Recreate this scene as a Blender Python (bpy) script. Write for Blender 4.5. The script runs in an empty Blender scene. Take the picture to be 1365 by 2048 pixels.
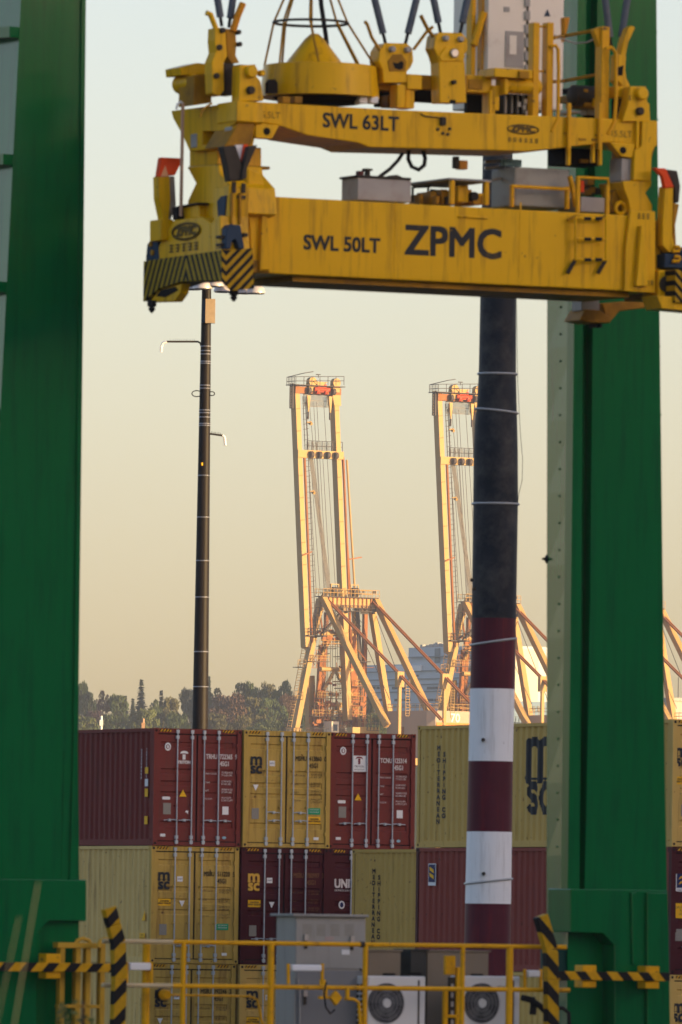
import bpy, bmesh, math, random
from mathutils import Vector, Matrix
random.seed(7)
sc = bpy.context.scene
rad = math.radians
# ---------------------------------------------------------------- camera
FPX = 20000.0; CXP, CYP = 682.5, 1024.0; HZ = 1880.0
ZC = 3.45; ROLL = 0.0135
PITCH = math.atan((HZ - CYP) / FPX)
fwd = Vector((0, math.cos(PITCH), math.sin(PITCH)))
up0 = Vector((0, -math.sin(PITCH), math.cos(PITCH))); x0 = Vector((1, 0, 0))
RGT = (x0 * math.cos(ROLL) + up0 * math.sin(ROLL)); UPV = (up0 * math.cos(ROLL) - x0 * math.sin(ROLL))
CAMP = Vector((0, 0, ZC))
cd = bpy.data.cameras.new('camera'); cam = bpy.data.objects.new('camera', cd); sc.collection.objects.link(cam)
m = Matrix.Identity(4)
for i in range(3):
    m[i][0] = RGT[i]; m[i][1] = UPV[i]; m[i][2] = -fwd[i]; m[i][3] = CAMP[i]
cam.matrix_world = m
cd.sensor_fit = 'HORIZONTAL'; cd.sensor_width = 36.0; cd.lens = 36.0 * FPX / 1365.0
cd.clip_start = 1.0; cd.clip_end = 30000.0
cd.dof.use_dof = True; cd.dof.focus_distance = 2000.0; cd.dof.aperture_fstop = 16.0
sc.camera = cam
# ---------------------------------------------------------------- world, sun, exposure
SUN_EL = rad(7.0); SUN_AZ = rad(-25.0)       # azimuth from +X
sdir = Vector((math.cos(SUN_AZ) * math.cos(SUN_EL), math.sin(SUN_AZ) * math.cos(SUN_EL), math.sin(SUN_EL)))
w = bpy.data.worlds.new('World'); sc.world = w; w.use_nodes = True
nt = w.node_tree; nt.nodes.clear()
sky = nt.nodes.new('ShaderNodeTexSky'); sky.sky_type = 'NISHITA'; sky.sun_disc = False
sky.sun_elevation = SUN_EL; sky.sun_rotation = math.atan2(sdir.x, sdir.y)
sky.air_density = 0.85; sky.dust_density = 1.5; sky.ozone_density = 1.0; sky.altitude = 0
bg = nt.nodes.new('ShaderNodeBackground'); bg.inputs['Strength'].default_value = 0.15
wo = nt.nodes.new('ShaderNodeOutputWorld')
wb = nt.nodes.new('ShaderNodeMix'); wb.data_type = 'RGBA'; wb.blend_type = 'MULTIPLY'; wb.inputs[0].default_value = 1.0
wb.inputs[7].default_value = (1.02, 0.897, 0.99, 1)      # white balance of the whole sky
nt.links.new(sky.outputs[0], wb.inputs[6]); nt.links.new(wb.outputs[2], bg.inputs[0]); nt.links.new(bg.outputs[0], wo.inputs[0])
sl = bpy.data.lights.new('sun', 'SUN'); sl.energy = 4.3; sl.angle = rad(0.5); sl.color = (1.0, 0.70, 0.32)
so = bpy.data.objects.new('sun', sl); sc.collection.objects.link(so)
so.rotation_euler = sdir.to_track_quat('Z', 'Y').to_euler()
sc.view_settings.view_transform = 'Standard'; sc.view_settings.look = 'None'
sc.view_settings.exposure = 1.22; sc.view_settings.gamma = 1.0; sc.view_settings.use_curve_mapping = False
sc.cycles.use_denoising = True
sc.cycles.max_bounces = 6; sc.cycles.diffuse_bounces = 3; sc.cycles.glossy_bounces = 3; sc.cycles.volume_bounces = 0
sc.cycles.transparent_max_bounces = 8; sc.cycles.caustics_reflective = False; sc.cycles.caustics_refractive = False
sc.cycles.sample_clamp_indirect = 6.0
# ---------------------------------------------------------------- pixel rays (photograph pixels, 1365 x 2048)
def ray(px, py):
    return (fwd + RGT * ((px - CXP) / FPX) + UPV * ((CYP - py) / FPX))
def onY(px, py, Y):
    d = ray(px, py); return CAMP + d * (Y / d.y)
class Fr:
    """a local frame: x along the facade (to the right and away), y into the depth, z up"""
    def __init__(s, O, th):
        s.O = Vector(O); s.th = th
        s.u = Vector((math.cos(th), math.sin(th), 0)); s.n = Vector((-math.sin(th), math.cos(th), 0))
    def loc(s, P):
        d = P - s.O; return Vector((d.dot(s.u), d.dot(s.n), d.z))
    def f(s, px, py, y=0.0):            # pixel -> local point on plane y
        d = ray(px, py); t = (y - (CAMP - s.O).dot(s.n)) / d.dot(s.n); return s.loc(CAMP + d * t)
    def l(s, px, py, x=0.0):            # pixel -> local point on plane x
        d = ray(px, py); t = (x - (CAMP - s.O).dot(s.u)) / d.dot(s.u); return s.loc(CAMP + d * t)
    def place(s, o):
        o.location = s.O; o.rotation_euler = (0, 0, s.th)
C = sc.collection
def tag(o, label=None, cat=None, group=None, kind=None):
    if label: o['label'] = label
    if cat: o['category'] = cat
    if group: o['group'] = group
    if kind: o['kind'] = kind
    return o
def empty(name, fr=None, label=None, cat=None, group=None):
    o = bpy.data.objects.new(name, None); C.objects.link(o); o.empty_display_size = 0.2
    if fr: fr.place(o)
    return tag(o, label, cat, group)
# ---------------------------------------------------------------- mesh builder
class MB:
    def __init__(s): s.v = []; s.f = []; s.sm = []
    def poly(s, pts, idx, smooth=False):
        b = len(s.v); s.v += [tuple(p) for p in pts]
        for i in idx: s.f.append(tuple(b + k for k in i)); s.sm.append(smooth)
        return s
    def hexa(s, p):                      # 8 points: bottom 4 (ccw), top 4
        return s.poly(p, [(3, 2, 1, 0), (4, 5, 6, 7), (0, 1, 5, 4), (1, 2, 6, 5), (2, 3, 7, 6), (3, 0, 4, 7)])
    def box(s, a, b, c, d, e, f):
        a, b = min(a, b), max(a, b); c, d = min(c, d), max(c, d); e, f = min(e, f), max(e, f)
        return s.hexa([(a, c, e), (b, c, e), (b, d, e), (a, d, e), (a, c, f), (b, c, f), (b, d, f), (a, d, f)])
    def prism(s, pts, vec):
        n = len(pts); pts = [Vector(p) for p in pts]; vec = Vector(vec)
        return s.poly(pts + [p + vec for p in pts], [tuple(range(n)), tuple(range(2 * n - 1, n - 1, -1))] +
                      [(i, i + n, (i + 1) % n + n, (i + 1) % n) for i in range(n)])
    def tube(s, p0, p1, r0, r1=None, n=10, cap=True):
        p0 = Vector(p0); p1 = Vector(p1); r1 = r0 if r1 is None else r1
        d = (p1 - p0).normalized(); a = d.orthogonal().normalized(); b = d.cross(a)
        ring = lambda p, r: [p + (a * math.cos(2 * math.pi * k / n) + b * math.sin(2 * math.pi * k / n)) * r for k in range(n)]
        s.poly(ring(p0, r0) + ring(p1, r1), [(k, (k + 1) % n, (k + 1) % n + n, k + n) for k in range(n)], True)
        if cap:
            s.poly(ring(p0, r0), [tuple(range(n - 1, -1, -1))]); s.poly(ring(p1, r1), [tuple(range(n))])
        return s
    def path(s, pts, r, n=8):
        pts = [Vector(p) for p in pts]
        rings = []; a = None
        for i, p in enumerate(pts):
            d = (pts[min(i + 1, len(pts) - 1)] - pts[max(i - 1, 0)]).normalized()
            a = d.orthogonal().normalized() if a is None else (a - d * a.dot(d)).normalized()
            b = d.cross(a)
            rings += [p + (a * math.cos(2 * math.pi * k / n) + b * math.sin(2 * math.pi * k / n)) * r for k in range(n)]
        fs = [(i * n + k, i * n + (k + 1) % n, (i + 1) * n + (k + 1) % n, (i + 1) * n + k) for i in range(len(pts) - 1) for k in range(n)]
        s.poly(rings, fs, True); s.poly(rings[:n], [tuple(range(n - 1, -1, -1))]); s.poly(rings[-n:], [tuple(range(n))])
        return s
    def bar(s, p0, p1, w, h, side=(1, 0, 0)):   # box beam between two points, w along side, h across
        p0 = Vector(p0); p1 = Vector(p1); d = (p1 - p0).normalized(); a = Vector(side); a = (a - d * a.dot(d)).normalized(); b = d.cross(a)
        q = lambda p: [p - a * w / 2 - b * h / 2, p + a * w / 2 - b * h / 2, p + a * w / 2 + b * h / 2, p - a * w / 2 + b * h / 2]
        return s.hexa(q(p0) + q(p1))
    def lathe(s, c, prof, n=32, axis='z'):   # prof: (r, h)
        c = Vector(c); pts = []
        for r, h in prof:
            for k in range(n):
                t = 2 * math.pi * k / n; x, y = r * math.cos(t), r * math.sin(t)
                pts.append(c + (Vector((x, y, h)) if axis == 'z' else Vector((x, h, y)) if axis == 'y' else Vector((h, x, y))))
        L = len(prof)
        s.poly(pts, [(i * n + k, i * n + (k + 1) % n, (i + 1) * n + (k + 1) % n, (i + 1) * n + k) for i in range(L - 1) for k in range(n)], True)
        s.poly(pts[:n], [tuple(range(n - 1, -1, -1))]); s.poly(pts[-n:], [tuple(range(n))])
        return s
    def build(s, name, mat, parent=None, bevel=0.0, recalc=True):
        me = bpy.data.meshes.new(name); me.from_pydata(s.v, [], s.f)
        me.polygons.foreach_set('use_smooth', s.sm)
        if recalc:
            bm = bmesh.new(); bm.from_mesh(me)
            bmesh.ops.remove_doubles(bm, verts=bm.verts, dist=1e-5)
            bmesh.ops.recalc_face_normals(bm, faces=bm.faces); bm.to_mesh(me); bm.free()
        if any(s.sm): me.set_sharp_from_angle(angle=rad(40))
        if mat: me.materials.append(mat)
        o = bpy.data.objects.new(name, me); C.objects.link(o)
        if parent: o.parent = parent
        if bevel:
            md = o.modifiers.new('bevel', 'BEVEL'); md.width = bevel; md.segments = 2; md.limit_method = 'ANGLE'; md.harden_normals = False
        return o
def copy_tree(o, parent=None):
    c = o.copy(); C.objects.link(c)
    if parent: c.parent = parent
    for ch in list(o.children): copy_tree(ch, c)
    return c
def text(body, name, mat, parent, pos, size, ax=(1, 0, 0), upv=(0, 0, 1), sx=1.0, bold=0.0, align='CENTER', ext=0.0, space=1.0):
    cu = bpy.data.curves.new(name, 'FONT'); cu.body = body; cu.size = size; cu.align_x = align; cu.align_y = 'CENTER'
    cu.resolution_u = 3; cu.space_line = space
    tmp = bpy.data.objects.new('tmp', cu); me0 = bpy.data.meshes.new_from_object(tmp)
    vs = [v.co.copy() for v in me0.vertices]; fs = [tuple(p.vertices) for p in me0.polygons]
    a = Vector(ax).normalized(); u = Vector(upv).normalized(); n = a.cross(u); pos = Vector(pos)
    V = []; Fc = []
    sh = [(0, 0)] if not bold else [(0, 0), (-1, -1), (1, -1), (-1, 1), (1, 1), (-1, 0), (1, 0)]
    for k, (dx, dy) in enumerate(sh):
        b = len(V); V += [tuple(pos + a * (v.x * sx + dx * bold) + u * (v.y + dy * bold) + n * (0.0004 * k)) for v in vs]; Fc += [tuple(b + i for i in f) for f in fs]
    me = bpy.data.meshes.new(name); me.from_pydata(V, [], Fc); me.materials.append(mat)
    bpy.data.objects.remove(tmp); bpy.data.curves.remove(cu); bpy.data.meshes.remove(me0)
    o = bpy.data.objects.new(name, me); C.objects.link(o); o.parent = parent
    if '\n' in body or len(body) > 1: o['kind'] = 'stuff'
    return o
def marks(name, mat, parent, pos, n, w, h, ax=(1, 0, 0), gap=1.35):     # a row of small illegible painted characters
    a = Vector(ax).normalized(); u = Vector((0, 0, 1)); pos = Vector(pos); nn = a.cross(u); mb = MB(); rr_ = random.Random(n * 7 + int(w * 1e4))
    for k in range(n):
        c_ = pos + a * ((k - (n - 1) / 2) * w * gap)
        for q in range(3):
            z_ = (q - 1) * h * .38; ww = w * rr_.uniform(.55, 1.0); p = c_ + u * z_
            mb.poly([p - a * ww / 2 - u * h * .09, p + a * ww / 2 - u * h * .09, p + a * ww / 2 + u * h * .09, p - a * ww / 2 + u * h * .09], [(0, 1, 2, 3)])
        p = c_ + a * w * rr_.uniform(-.25, .25) + nn * .0005; mb.poly([p - a * w * .1 - u * h * .5, p + a * w * .1 - u * h * .5, p + a * w * .1 + u * h * .5, p - a * w * .1 + u * h * .5], [(0, 1, 2, 3)])
    o = mb.build(name, mat, parent, recalc=False); o['kind'] = 'stuff'; return o
# ---------------------------------------------------------------- materials
MT = {}
def mat(name, col, rough=0.5, var=0.12, scale=3.0, metal=0.0, dirt=None, dirt_amt=0.0, bump=0.0, streak=False, spec=0.14, emit=None, chips=0.0, chip_col=(0.09, 0.045, 0.025)):
    if name in MT: return MT[name]
    mm = bpy.data.materials.new(name); mm.use_nodes = True; n = mm.node_tree.nodes; L = mm.node_tree.links
    b = n['Principled BSDF']; b.inputs['Roughness'].default_value = rough; b.inputs['Metallic'].default_value = metal
    b.inputs['Specular IOR Level'].default_value = spec
    tc = n.new('ShaderNodeTexCoord'); no = n.new('ShaderNodeTexNoise'); no.inputs['Scale'].default_value = scale; no.inputs['Detail'].default_value = 6
    L.new(tc.outputs['Object'], no.inputs['Vector'])
    mx = n.new('ShaderNodeMix'); mx.data_type = 'RGBA'
    mx.inputs[6].default_value = (*[max(0, c * (1 - var)) for c in col], 1); mx.inputs[7].default_value = (*[min(1, c * (1 + var)) for c in col], 1)
    L.new(no.outputs['Fac'], mx.inputs[0]); outc = mx.outputs[2]
    if dirt:
        mp = n.new('ShaderNodeMapping'); mp.inputs['Scale'].default_value = (9, 9, 0.7) if streak else (2.2, 2.2, 2.2)
        L.new(tc.outputs['Object'], mp.inputs['Vector'])
        n2 = n.new('ShaderNodeTexNoise'); n2.inputs['Scale'].default_value = 1.0; n2.inputs['Detail'].default_value = 8; n2.inputs['Roughness'].default_value = 0.65
        L.new(mp.outputs[0], n2.inputs['Vector'])
        mr = n.new('ShaderNodeMapRange'); mr.inputs['From Min'].default_value = 0.62 - 0.25 * dirt_amt; mr.inputs['From Max'].default_value = 0.80
        mr.inputs['To Max'].default_value = 0.85
        L.new(n2.outputs['Fac'], mr.inputs['Value'])
        m2 = n.new('ShaderNodeMix'); m2.data_type = 'RGBA'; m2.inputs[7].default_value = (*dirt, 1)
        L.new(mr.outputs[0], m2.inputs[0]); L.new(outc, m2.inputs[6]); outc = m2.outputs[2]
    if chips:                             # scattered chips and rust spots in the paint
        n4 = n.new('ShaderNodeTexNoise'); n4.inputs['Scale'].default_value = 7.0; n4.inputs['Detail'].default_value = 9; n4.inputs['Roughness'].default_value = 0.72
        L.new(tc.outputs['Object'], n4.inputs['Vector']); r4 = n.new('ShaderNodeMapRange'); r4.inputs['From Min'].default_value = 0.70 - 0.12 * chips; r4.inputs['From Max'].default_value = 0.73 - 0.10 * chips
        L.new(n4.outputs['Fac'], r4.inputs['Value']); m4 = n.new('ShaderNodeMix'); m4.data_type = 'RGBA'; m4.inputs[7].default_value = (*chip_col, 1)
        L.new(r4.outputs[0], m4.inputs[0]); L.new(outc, m4.inputs[6]); outc = m4.outputs[2]
    L.new(outc, b.inputs['Base Color'])
    if bump:
        bp = n.new('ShaderNodeBump'); bp.inputs['Strength'].default_value = bump; bp.inputs['Distance'].default_value = 0.02
        n3 = n.new('ShaderNodeTexNoise'); n3.inputs['Scale'].default_value = scale * 2; n3.inputs['Detail'].default_value = 3
        L.new(tc.outputs['Object'], n3.inputs['Vector']); L.new(n3.outputs['Fac'], bp.inputs['Height']); L.new(bp.outputs[0], b.inputs['Normal'])
    if emit:
        b.inputs['Emission Color'].default_value = (*emit[:3], 1); b.inputs['Emission Strength'].default_value = emit[3]
    MT[name] = mm; return mm
def zebra(name, vec, period, duty=0.5, c1=(0.015, 0.015, 0.017), c2=(0.62, 0.36, 0.01), chev=None, rough=0.5, off=0.0):
    """painted hazard stripes: dot(position, vec) / period; chev=(axis, centre) mirrors about a plane"""
    if name in MT: return MT[name]
    mm = bpy.data.materials.new(name); mm.use_nodes = True; n = mm.node_tree.nodes; L = mm.node_tree.links
    b = n['Principled BSDF']; b.inputs['Roughness'].default_value = rough; b.inputs['Specular IOR Level'].default_value = 0.1
    tc = n.new('ShaderNodeTexCoord'); sp = n.new('ShaderNodeSeparateXYZ'); L.new(tc.outputs['Object'], sp.inputs[0])
    def mth(op, a, bb=None):
        k = n.new('ShaderNodeMath'); k.operation = op
        for i, q in enumerate((a, bb)):
            if q is None: continue
            if isinstance(q, (int, float)): k.inputs[i].default_value = q
            else: L.new(q, k.inputs[i])
        return k.outputs[0]
    comp = [sp.outputs[0], sp.outputs[1], sp.outputs[2]]
    if chev: comp[chev[0]] = mth('ABSOLUTE', mth('SUBTRACT', comp[chev[0]], chev[1]))
    acc = None
    for k in range(3):
        if vec[k]:
            t = mth('MULTIPLY', comp[k], vec[k] / period); acc = t if acc is None else mth('ADD', acc, t)
    st = mth('GREATER_THAN', mth('FRACT', mth('ADD', acc, 100.0 + off)), duty)
    no = n.new('ShaderNodeTexNoise'); no.inputs['Scale'].default_value = 14; no.inputs['Detail'].default_value = 6; L.new(tc.outputs['Object'], no.inputs['Vector'])
    mx = n.new('ShaderNodeMix'); mx.data_type = 'RGBA'; mx.inputs[6].default_value = (*c1, 1); mx.inputs[7].default_value = (*c2, 1); L.new(st, mx.inputs[0])
    m2 = n.new('ShaderNodeMix'); m2.data_type = 'RGBA'; m2.blend_type = 'MULTIPLY'; m2.inputs[0].default_value = 0.5
    L.new(mx.outputs[2], m2.inputs[6]); L.new(no.outputs['Fac'], m2.inputs[7]); L.new(m2.outputs[2], b.inputs['Base Color'])
    MT[name] = mm; return mm
YEL = mat('yellow_paint', (0.74, 0.42, 0.003), 0.30, 0.10, 1.7, dirt=(0.15, 0.065, 0.012), dirt_amt=0.42, streak=True, spec=0.14, bump=0.08, chips=0.55, chip_col=(0.17, 0.08, 0.02))
YRAIL = mat('yellow_rail_paint', (0.70, 0.36, 0.004), 0.4, 0.1, 6, dirt=(.25, .12, .02), dirt_amt=.3, chips=0.7, chip_col=(0.14, 0.08, 0.03))
YDK = mat('yellow_greased_paint', (0.40, 0.20, 0.008), 0.5, 0.25, 5, dirt=(0.04, 0.025, 0.015), dirt_amt=0.7)
GRN = mat('green_gantry_paint', (0.0004, 0.125, 0.032), 0.16, 0.14, 0.5, dirt=(0.002, 0.060, 0.022), dirt_amt=0.55, streak=True, spec=0.22, bump=0.06, chips=0.25, chip_col=(0.012, 0.045, 0.02))
GRN.node_tree.nodes['Principled BSDF'].inputs['Coat Weight'].default_value = 0.22; GRN.node_tree.nodes['Principled BSDF'].inputs['Coat Roughness'].default_value = 0.12
BLK = mat('black_rubber', (0.018, 0.018, 0.02), 0.6, 0.2)
DGR = mat('dark_greasy_steel', (0.045, 0.038, 0.03), 0.55, 0.35, 8)
BLU = mat('dark_blue_casting', (0.02, 0.045, 0.085), 0.5, 0.2, 6)
GRY = mat('galvanised_grey', (0.36, 0.35, 0.33), 0.5, 0.2, 5, metal=0.0, dirt=(0.18, 0.13, 0.1), dirt_amt=0.4)
STEEL = mat('bare_steel', (0.42, 0.42, 0.42), 0.35, 0.15, 8, metal=0.8)
WHT = mat('white_paint', (0.80, 0.80, 0.79), 0.45, 0.06, 4, dirt=(0.42, 0.38, 0.33), dirt_amt=0.1)
ORG = mat('orange_red_paint', (0.75, 0.07, 0.01), 0.45, 0.15, 6)
LET = mat('black_lettering', (0.022, 0.025, 0.03), 0.5, 0.1)
LETW = mat('worn_black_lettering', (0.022, 0.025, 0.03), 0.5, 0.3, dirt=(.30, .17, .01), dirt_amt=.15, chips=.55, chip_col=(.5, .28, .004))
LETG = mat('grey_worn_lettering', (0.13, 0.085, 0.02), 0.6, 0.2)
SLEEVE = mat('grey_blue_rope_sleeve', (0.10, 0.12, 0.15), 0.6, 0.3, 14)
HAZE_D = 0.00008
# ================================================================ the setting
def lerp(a, b, t): return a + (b - a) * t
ASPH = mat('yard_asphalt', (0.09, 0.088, 0.085), 0.85, 0.2, 0.6, bump=0.3)
g = MB(); g.poly([(-9000, -300, 0), (9000, -300, 0), (9000, 16000, 0), (-9000, 16000, 0)], [(0, 1, 2, 3)])
tag(g.build('ground', ASPH), kind='structure')
def hill_z(x, y): return 44 + (min(y, 2640) - 2450) * 0.06 + 3.0 * math.sin(x * 0.021 + 1) + 1.5 * math.sin(x * 0.06)
g = MB(); NX, NY = 48, 16; pts = []; fs = []
for j in range(NY + 1):
    for i in range(NX + 1):
        x = -420 + 840 * i / NX; y = 2330 + 800 * j / NY
        t = min(1, max(0, (y - 2330) / 110)); pts.append((x, y, hill_z(x, y) * t * t * (3 - 2 * t) - 0.5))
for j in range(NY):
    for i in range(NX): a = j * (NX + 1) + i; fs.append((a, a + 1, a + NX + 2, a + NX + 1))
g.poly(pts, fs, True)
tag(g.build('hill', mat('hill_scrub', (0.05, 0.06, 0.025), 0.9, 0.4, 0.08), recalc=False), kind='structure')
# unseen blocker added right of the view to keep the low sun off the yard
WH = mat('sun_blocker_grey', (0.20, 0.21, 0.22), 0.6, 0.1, 0.3)
wt = empty('sun_blocker', None, 'unseen tall dark grey block added right of the yard to shade it', 'sun_blocker')
b = MB(); b.box(100, 150, -10, 218, 0, 31.5); b.build('wall', WH, wt)
b = MB(); b.prism([(99.6, -10.3, 31.5), (150.4, -10.3, 31.5), (125, -10.3, 34)], (0, 228.6, 0)); b.build('roof', WH, wt)
for k in range(6):
    b = MB(); b.box(99.9, 100.0, 60 + k * 24, 66 + k * 24, 0, 6); b.build('door', GRY, wt)
# ---------------------------------------------------------------- trees on the hill
TREEMATS = {k: mat('foliage_' + k, c, 0.75, 0.45, 0.35) for k, c in dict(
    green=(0.060, 0.085, 0.032), dark=(0.040, 0.062, 0.035), olive=(0.095, 0.092, 0.038), rust=(0.11, 0.068, 0.042), lime=(0.095, 0.115, 0.035), purple=(0.065, 0.042, 0.045)).items()}
BARK = mat('bark', (0.07, 0.05, 0.035), 0.9, 0.3, 2)
def leaf_quads(mb, c, n, rx, rz, s, rnd):
    for _ in range(n):
        while True:
            d = Vector((rnd.uniform(-1, 1), rnd.uniform(-1, 1), rnd.uniform(-1, 1)))
            if 0.15 < d.length < 1: break
        d = d.normalized() * rnd.uniform(0.62, 1.0)
        p = c + Vector((d.x * rx, d.y * rx, d.z * rz)); a = Vector((rnd.uniform(-1, 1), rnd.uniform(-1, 1), rnd.uniform(-1, 1))).normalized(); bb = a.orthogonal().normalized()
        q = s * rnd.uniform(0.6, 1.3)
        mb.v += [tuple(p - a * q), tuple(p + bb * q * 0.6), tuple(p + a * q), tuple(p - bb * q * 0.6)]
        k = len(mb.v); mb.f.append((k - 4, k - 3, k - 2, k - 1)); mb.sm.append(False)
def make_crown(kind, seed):
    rnd = random.Random(seed); mb = MB(); tr = MB()
    if kind == 'conifer':              # unit: height 1, radius 1
        tr.tube((0, 0, -0.05), (0, 0, 0.97), 0.05, 0.008, 7)
        lv = 26
        for i in range(lv):
            t = i / (lv - 1); z = 0.12 + 0.86 * t; R = (1 - t) ** 0.85 * rnd.uniform(0.75, 1.1) + 0.04
            nb = max(4, int(12 * (1 - t) + 4))
            for k in range(nb):
                a = 2 * math.pi * (k + rnd.random()) / nb; L = R * rnd.uniform(0.65, 1.1)
                for q in range(max(3, int(14 * L))):
                    r = L * (q + rnd.random()) / max(3, int(14 * L)); p = Vector((math.cos(a) * r, math.sin(a) * r, z - 0.035 * r / 1.0))
                    e = Vector((math.cos(a), math.sin(a), -0.3)) * 0.26; s2 = Vector((-math.sin(a), math.cos(a), rnd.uniform(-.3, .3))) * 0.17
                    e.z *= .2; s2.z *= .15; p.z += rnd.uniform(-.028, .012) - 0.03 * r
                    b0 = len(mb.v); mb.v += [tuple(p - s2), tuple(p + e), tuple(p + s2), tuple(p - e + Vector((0, 0, -.03)))]; mb.f.append((b0, b0 + 1, b0 + 2, b0 + 3)); mb.sm.append(False)
    else:
        tr.tube((0, 0, -0.05), (0, 0, 0.45), 0.07, 0.05, 8)
        n = 26
        for i in range(n):
            a = rnd.uniform(0, 6.28); z = rnd.uniform(0.22, 0.90); rr = math.sqrt(max(0.05, 1 - ((z - 0.48) / 0.52) ** 2)) * 0.72 * math.sqrt(rnd.uniform(0.25, 1))
            c = Vector((math.cos(a) * rr, math.sin(a) * rr, z)); tr.tube((0, 0, 0.3), tuple(c), 0.025, 0.008, 5, False)
            leaf_quads(mb, c, 120, rnd.uniform(.24, .40), rnd.uniform(.07, .12), 0.045, rnd)
    return mb, tr
PROTO = []
for k in range(4): PROTO.append(('round',) + make_crown('round', 11 + k))
for k in range(2): PROTO.append(('conifer',) + make_crown('conifer', 31 + k))
protos = []
for kind, mb, tr in PROTO:
    me = []
    for q, nm in ((mb, 'crown'), (tr, 'trunk')):
        mm_ = bpy.data.meshes.new(nm); mm_.from_pydata(q.v, [], q.f); mm_.materials.append(None); me.append(mm_)
    protos.append((kind, me[0], me[1]))
def scaled_mesh(me, sx, sz, mt):
    k = me.copy(); k.transform(Matrix.Diagonal((sx, sx, sz, 1))); k.materials[0] = mt; return k
TREES = [  # px, top py, width px, depth, colour, kind, label
 (163, 1362, 40, 2700, 'green', 0, 'tall leafy tree at the edge of the left green gantry leg'),
 (183, 1378, 30, 2660, 'dark', 1, 'dark narrow tree beside the tall leafy tree by the left gantry leg'),
 (208, 1377, 40, 2700, 'rust', 2, 'rust tinged round tree second from the left gantry leg'),
 (236, 1387, 52, 2640, 'green', 3, 'broad green tree left of the lone tall pointed conifer'),
 (251, 1390, 22, 2720, 'dark', 4, 'small dark conifer top behind the broad green tree'),
 (283, 1358, 30, 2680, 'dark', 5, 'tallest pointed dark conifer left of the light mast'),
 (266, 1396, 22, 2620, 'dark', 4, 'small pointed conifer just left of the tallest conifer'),
 (292, 1412, 62, 2560, 'lime', 1, 'light green round tree in front of the tallest conifer'),
 (323, 1380, 26, 2700, 'olive', 5, 'olive conifer between the tallest conifer and the light mast'),
 (342, 1393, 44, 2620, 'olive', 0, 'olive round tree left of the light mast'),
 (312, 1396, 40, 2660, 'green', 2, 'mid green tree behind the light green round tree'),
 (376, 1374, 44, 2700, 'dark', 3, 'dark bluish round tree touching the left of the light mast'),
 (398, 1384, 40, 2690, 'dark', 1, 'dark tree hidden behind the light mast'),
 (419, 1350, 18, 2720, 'dark', 4, 'thin dark conifer top just right of the light mast'),
 (432, 1372, 56, 2680, 'olive', 2, 'olive tree right of the light mast'),
 (458, 1386, 84, 2600, 'rust', 0, 'broad rust tinged tree between light mast and first harbour crane'),
 (490, 1360, 60, 2720, 'green', 3, 'high green tree behind the broad rust tinged tree'),
 (520, 1370, 50, 2710, 'green', 1, 'rounded green crown in the middle of the tree line'),
 (537, 1363, 40, 2730, 'olive', 0, 'olive crown rising in the middle of the tree line'),
 (563, 1357, 56, 2700, 'green', 2, 'high green tree left of the first harbour crane'),
 (512, 1394, 70, 2620, 'olive', 3, 'large olive tree below the high green crowns'),
 (543, 1392, 66, 2610, 'green', 1, 'large mid green tree below the high crowns near the crane'),
 (576, 1388, 50, 2640, 'rust', 0, 'rust tinged tree behind the ladder leg of the first crane'),
 (524, 1436, 70, 2500, 'lime', 2, 'low light green tree above the yellow container'),
 (166, 1430, 80, 2490, 'lime', 3, 'low yellow green bushy tree beside the left gantry leg'),
 (188, 1419, 40, 2560, 'purple', 0, 'small purple leaved tree near the left gantry leg'),
 (222, 1424, 60, 2520, 'green', 1, 'low green tree above the dark red container side'),
 (352, 1424, 60, 2520, 'green', 0, 'low green tree left of the foot of the light mast'),
 (430, 1424, 70, 2530, 'olive', 3, 'low olive tree right of the foot of the light mast'),
 (480, 1426, 60, 2520, 'olive', 1, 'low olive tree in front of the broad rust tinged tree'),
 (573, 1424, 60, 2530, 'green', 2, 'low green tree behind the foot of the first crane'),
 (610, 1398, 50, 2640, 'olive', 3, 'olive tree seen between the legs of the first crane'),
 (606, 1422, 60, 2540, 'green', 1, 'green tree low behind the left legs of the first crane'),
 (648, 1418, 50, 2560, 'olive', 0, 'olive tree low between the first crane legs'),
 (684, 1420, 50, 2570, 'rust', 2, 'rust tinged tree low behind the first crane braces'),
 (716, 1412, 44, 2560, 'olive', 1, 'olive tree at the left corner of the blue office block'),
 (744, 1386, 36, 2480, 'olive', 3, 'narrow olive tree in front of the blue office block'),
 (750, 1426, 60, 2470, 'green', 0, 'low green tree below the blue office block'),
]
for (px, py, wpx, Y, colr, k, lab) in TREES:
    top = onY(px, py, Y); zb = hill_z(top.x, Y) - 0.3; h = max(9.0, top.z - zb); rx = wpx / 2 * Y / FPX * (1.12 if k < 4 else 1.5)
    kind, cm, tm = protos[k]
    t = empty(('conifer_tree' if kind == 'conifer' else 'leafy_tree'), None, lab, 'tree', 'trees on the far hill')
    t.location = (top.x, Y, top.z - h); t.rotation_euler = (0, 0, random.uniform(0, 6.28))
    for me, nm, mt in ((cm, 'crown', TREEMATS[colr]), (tm, 'trunk', BARK)):
        o = bpy.data.objects.new(nm, scaled_mesh(me, rx, h, mt)); C.objects.link(o); o.parent = t
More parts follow.
